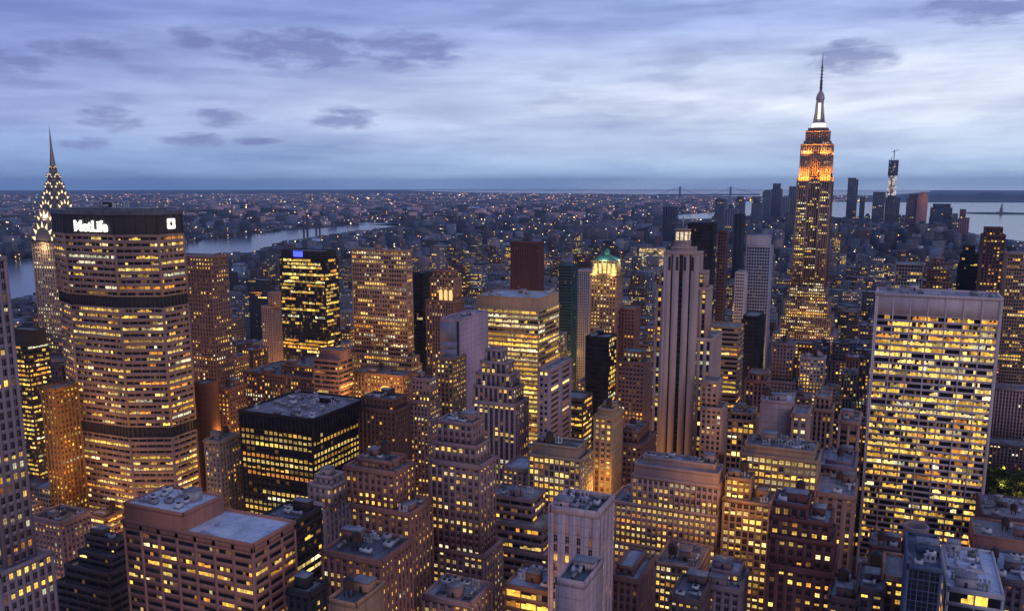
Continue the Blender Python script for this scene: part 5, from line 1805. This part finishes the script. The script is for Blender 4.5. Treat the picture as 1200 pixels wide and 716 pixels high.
def top_limit(x0, x1, y0, y1):
    """highest roof at this lot that leaves the named buildings behind it as visible as in the photograph"""
    zmax = 400.0
    ps = [proj(x, y, 60)[0] for x in (x0, x1) for y in (y0, y1)]
    lo, hi = min(ps), max(ps)
    for xl, xr, yb, v, fp, lab in HEROES:
        if v > y0 + 4 and xl - 1 < hi and xr + 1 > lo:
            for X, Y in ((x0, y1), (x1, y1), (x0, y0), (x1, y0)):
                d_lo, d_hi = 0.0, 400.0
                for _ in range(14):
                    mz = (d_lo + d_hi) / 2
                    if proj(X, Y, mz)[1] < yb: d_hi = mz
                    else: d_lo = mz
                zmax = min(zmax, d_lo)
    return zmax


def screen_floor(px, depth):
    return 0


BOTTOM_CAP = [(-100, 612), (60, 600), (110, 596), (240, 560), (300, 575), (380, 560), (520, 600), (640, 570), (720, 560), (860, 470), (960, 540), (1060, 640), (1150, 540), (1300, 540)]
stuffA = Acc()
vis_boxes = []
FILL = []
n_f = 0
for i, (x0, x1, y0, y1, r, g) in enumerate(lots()):
    cxm, cym = (x0 + x1) / 2, (y0 + y1) / 2
    px, py = proj(cxm, cym, 20)
    if not (-40 < px < 1240) or cym < 90: continue
    if proj(cxm, cym, 120)[1] > 740: continue
    if hits_hero(x0, x1, y0, y1): continue
    if in_water(px, proj(cxm, cym, 0)[1]): continue
    d = math.hypot(cxm, cym)
    base = 58 if d < 800 else (44 if d < 1300 else 27)
    h = base * math.exp(.42 * g)
    if r[2] < .10 and d > 700: h *= 1.9
    h = min(h, 62 if d < 420 else 130)
    h = min(h, top_limit(x0, x1, y0, y1))
    if h < 7: h = 7 if top_limit(x0, x1, y0, y1) > 3 else 0
    if h < 4: continue
    FILL.append((i, x0, x1, y0, y1, h, r, d, px, py))


def filler(i, x0, x1, y0, y1, h, r, d):
    rng = np.random.default_rng(1000 + i)
    tname, tc_ = TONES[int(r[3] * len(TONES)) % len(TONES)]
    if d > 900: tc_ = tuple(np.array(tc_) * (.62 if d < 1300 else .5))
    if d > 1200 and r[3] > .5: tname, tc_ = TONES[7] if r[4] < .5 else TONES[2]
    tc_ = tuple(np.array(tc_) * (.8 + .4 * round(r[5] * 3) / 3))
    sty = ('masonry', 'office', 'grid', 'vertical', 'masonry')[int(r[6] * 5) % 5]
    if d > 1000: sty = dict(ST[sty], bay=4.0, fh=4.0)
    A = Acc()
    st = ST[sty] if isinstance(sty, str) else sty
    p = (.24 if d < 1000 else .13) * math.exp(rng.normal(0, .7))
    tint = rng.uniform(1.2, 2.8)
    steps = []
    if h > 35 and r[7] > .35:
        steps = [(0, h * .72), (rng.uniform(2, 4), h)]
    else:
        steps = [(0, h)]
    z = 0.0
    for ins, zt in steps:
        tier(A, A, rect(x0 + ins, x1 - ins, y0 + ins, y1 - ins), z, zt, st, rng, p, tint, .9)
        z = zt
    rt_ = (.16, .16, .18) if r[8] < .4 else ((.26, .28, .34) if r[8] < .75 else (.08, .085, .10))
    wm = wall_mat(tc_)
    ins = steps[-1][0]
    # rooftop sheds and tanks belong to the block
    X0, X1, Y0, Y1 = x0 + ins + 2, x1 - ins - 2, y0 + ins + 2, y1 - ins - 2
    if X1 - X0 > 5 and Y1 - Y0 > 5:
        for k in range(3 if d < 900 else 1):
            a, b = rng.uniform(1.2, 3.2), rng.uniform(1.2, 2.6)
            x, y = rng.uniform(X0 + a, max(X0 + a + .1, X1 - a)), rng.uniform(Y0 + b, max(Y0 + b + .1, Y1 - b))
            A.box(x - a, x + a, y - b, y + b, h + .1, h + rng.uniform(1.6, 5) + k * .013, 0 if k % 2 == 0 else 4)
        if r[9] < .4 and d < 1100:
            x, y = rng.uniform(X0 + 2, X1 - 2), rng.uniform(Y0 + 2, Y1 - 2)
            A.lathe(x, y, [(1.5, h + .1), (1.5, h + 2.5), (1.9, h + 2.5), (1.9, h + 6), (.05, h + 7.2)], 10, 5)
    return A, [wm, roof_mat(rt_), GL, wm, STEEL, WOOD], tname, len(steps)


for f in FILL:
    i, x0, x1, y0, y1, h, r, d, px, py = f
    if SEEN is not None and i not in SEEN and (KEEP is None or i not in KEEP): continue
    if KEEP is not None and i not in KEEP:
        # one mass of the many small blocks beyond
        A, ms, tname, ns = filler(i, x0, x1, y0, y1, h, r, d)
        tone = np.array(TONES[[t[0] for t in TONES].index(tname)][1])
        for F4, M4, L4 in zip(A.f4, A.m4, A.l4): pass
        off = stuffA.n
        for q in range(len(A.f4)):
            stuffA.f4.append(A.f4[q] + off)
            mm = A.m4[q]
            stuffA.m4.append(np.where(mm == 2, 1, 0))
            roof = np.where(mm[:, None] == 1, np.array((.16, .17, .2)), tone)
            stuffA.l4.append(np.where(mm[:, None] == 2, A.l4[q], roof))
        for q in range(len(A.f3)):
            stuffA.f3.append(A.f3[q] + off); stuffA.m3.append(np.zeros(len(A.f3[q]), int)); stuffA.l3.append(np.full((len(A.f3[q]), 3), .17))
        stuffA.v += A.v
        stuffA.n += A.n
        continue
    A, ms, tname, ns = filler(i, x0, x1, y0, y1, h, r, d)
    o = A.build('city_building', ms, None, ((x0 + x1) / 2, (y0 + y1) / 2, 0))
    tx, ty = proj((x0 + x1) / 2, y0, h * .7)
    best = min(LAND, key=lambda q: math.hypot((q[1] - tx), (q[2] - ty) * 1.2))
    far = 'beyond' if d > 900 else 'near'
    shape = 'stepped' if ns > 1 else ('low flat roofed' if h < 30 else 'flat roofed')
    lab = f'{shape} {tname} city building {far} {best[0]}'
    tag(o, lab, 'building', lab.replace('city building', 'city buildings'))
    o['fid'] = i
if stuffA.n:
    tag(stuffA.build('small_city_blocks', [tone_mat(), GL]), 'mass of small city blocks between the towers', 'city blocks', kind='stuff')

# ================================================================== the far city: one mass out to the boroughs
rng = np.random.default_rng(7)
FA = Acc()
N = 40000
r = 1500 * np.exp(rng.random(N) ** .8 * math.log(24000 / 1500))
th = np.radians(rng.uniform(-57, 11, N))
X, Y = r * np.sin(th), r * np.cos(th)
ok = ~((Y < 2790) & (X > -1340) & (X < 700))
X, Y, r = X[ok], Y[ok], r[ok]
n_ok = 0
boxes, tones = [], []
bq, bl = [], []
PAL = np.array([(.18, .17, .19), (.15, .17, .23), (.24, .22, .24), (.11, .12, .16), (.34, .31, .34), (.20, .14, .14), (.18, .22, .30)])
for x, y, d in zip(X, Y, r):
    px, py = proj(x, y, 0)
    if not (-30 < px < 1230): continue
    if in_water(px, py): continue
    if py < 239 and px > 1010: continue
    k = max(1.0, d / 2600)
    a, b = rng.uniform(6, 17) * k, rng.uniform(5, 13) * k
    h = rng.lognormal(2.85, .42)
    u = rng.random()
    bridge_side = py > 262
    if u < .05: h = rng.uniform(38, 78); a, b = min(a, 22 * k * .7), min(b, 18 * k * .7)
    if px > 830 and 238 < py < 300 and u < .3: h = rng.uniform(30, 90); a, b = min(a, 17), min(b, 17)
    if 880 < px < 1120 and 238 < py < 262 and u > .8: h = rng.uniform(70, 150); a, b = min(a, 20), min(b, 20)
    # keep named far towers and water clear
    if d > 9000: h = min(h, 26)
    # do not stand in front of the water
    top = proj(x, y, h)[1]
    if any(w_[0] <= px <= w_[1] and top < np.interp(px, [q[0] for q in w_[3]], [q[1] for q in w_[3]]) < py for w_ in WATERS[:3]):
        h = rng.uniform(5, 9)
    tone = PAL[rng.integers(0, len(PAL))] * np.exp(rng.normal(-.8, .6))
    if py < 262 and rng.random() < .22: tone = np.array((.55, .36, .36)) * rng.uniform(.6, 1.1)  # sunset glow on some far walls, painted into their colour
    v = [(x + sx * a, y + sy * b, z) for sx in (-1, 1) for sy in (-1, 1) for z in (0, h)]
    FA.raw(v, BOXF, 0, tone)
    # lit windows and lamps
    m = rng.poisson(1.5 if py > 262 else 2.4)
    for _ in range(m):
        s = rng.uniform(.7, 1.5) * max(1, d / 2600)
        hh = min(s * rng.uniform(.6, 1.0), h * .45)
        c = WARM[rng.integers(0, 6)] if rng.random() < (.72 if py > 262 else .5) else np.array(((1.0, .40, .26), (1.0, .55, .45))[rng.integers(0, 2)])
        if rng.random() < .12: c = np.array((.85, .9, 1.0))
        e = np.exp(rng.normal(-.7, .8))
        zc = rng.uniform(hh + .5, max(h - hh, hh + .6))
        if rng.random() < .7:
            sx = rng.uniform(-a + s, a - s) if a > s else 0
            FA.lquads((x + sx, y - b), (1, 0), (0, -1), [(-s, s, .4, zc - hh, zc + hh)], 1, c * e * 3.2)
        else:
            FA.lquads((x + a, y), (0, 1), (1, 0), [(-s, s, .4, zc - hh, zc + hh)], 1, c * e * 3.2)
for q in range(150):
    zone = ((838, 936), (985, 1062), (1040, 1128))[q % 3]
    px = rng.uniform(*zone)
    y = rng.uniform(4000, 5600)
    x = at_v(px, 240, y)[0]
    if in_water(px, proj(x, y, 0)[1]): continue
    h, a = rng.uniform(35, 120) if px < 936 else rng.uniform(30, 95), rng.uniform(12, 24)
    FA.box(x - a, x + a, y - a, y + a, 0, h, 0, PAL[rng.integers(0, 7)] * rng.uniform(.25, .7))
    FA.box(x - a * .6, x + a * .5, y - a * .6, y + a * .6, h, h * 1.12, 0, PAL[rng.integers(0, 7)] * .5)
    for k in range(rng.poisson(2)):
        zz = rng.uniform(h * .3, h - 5)
        FA.lquads((x - a, y - a), (1, 0), (0, -1), [(q_ := rng.uniform(0, a), q_ + rng.uniform(3, 9), .5, zz, zz + 3.4)], 1, WARM[rng.integers(1, 6)] * rng.uniform(.3, 1))
tag(FA.build('far_city_blocks', [tone_mat(), GL]), 'hazy mass of far low buildings and lights out to the river and horizon', 'city blocks', kind='stuff')
print('HEROES', len(HEROES), 'FILL', len(FILL))
for h in HEROES:
    pass
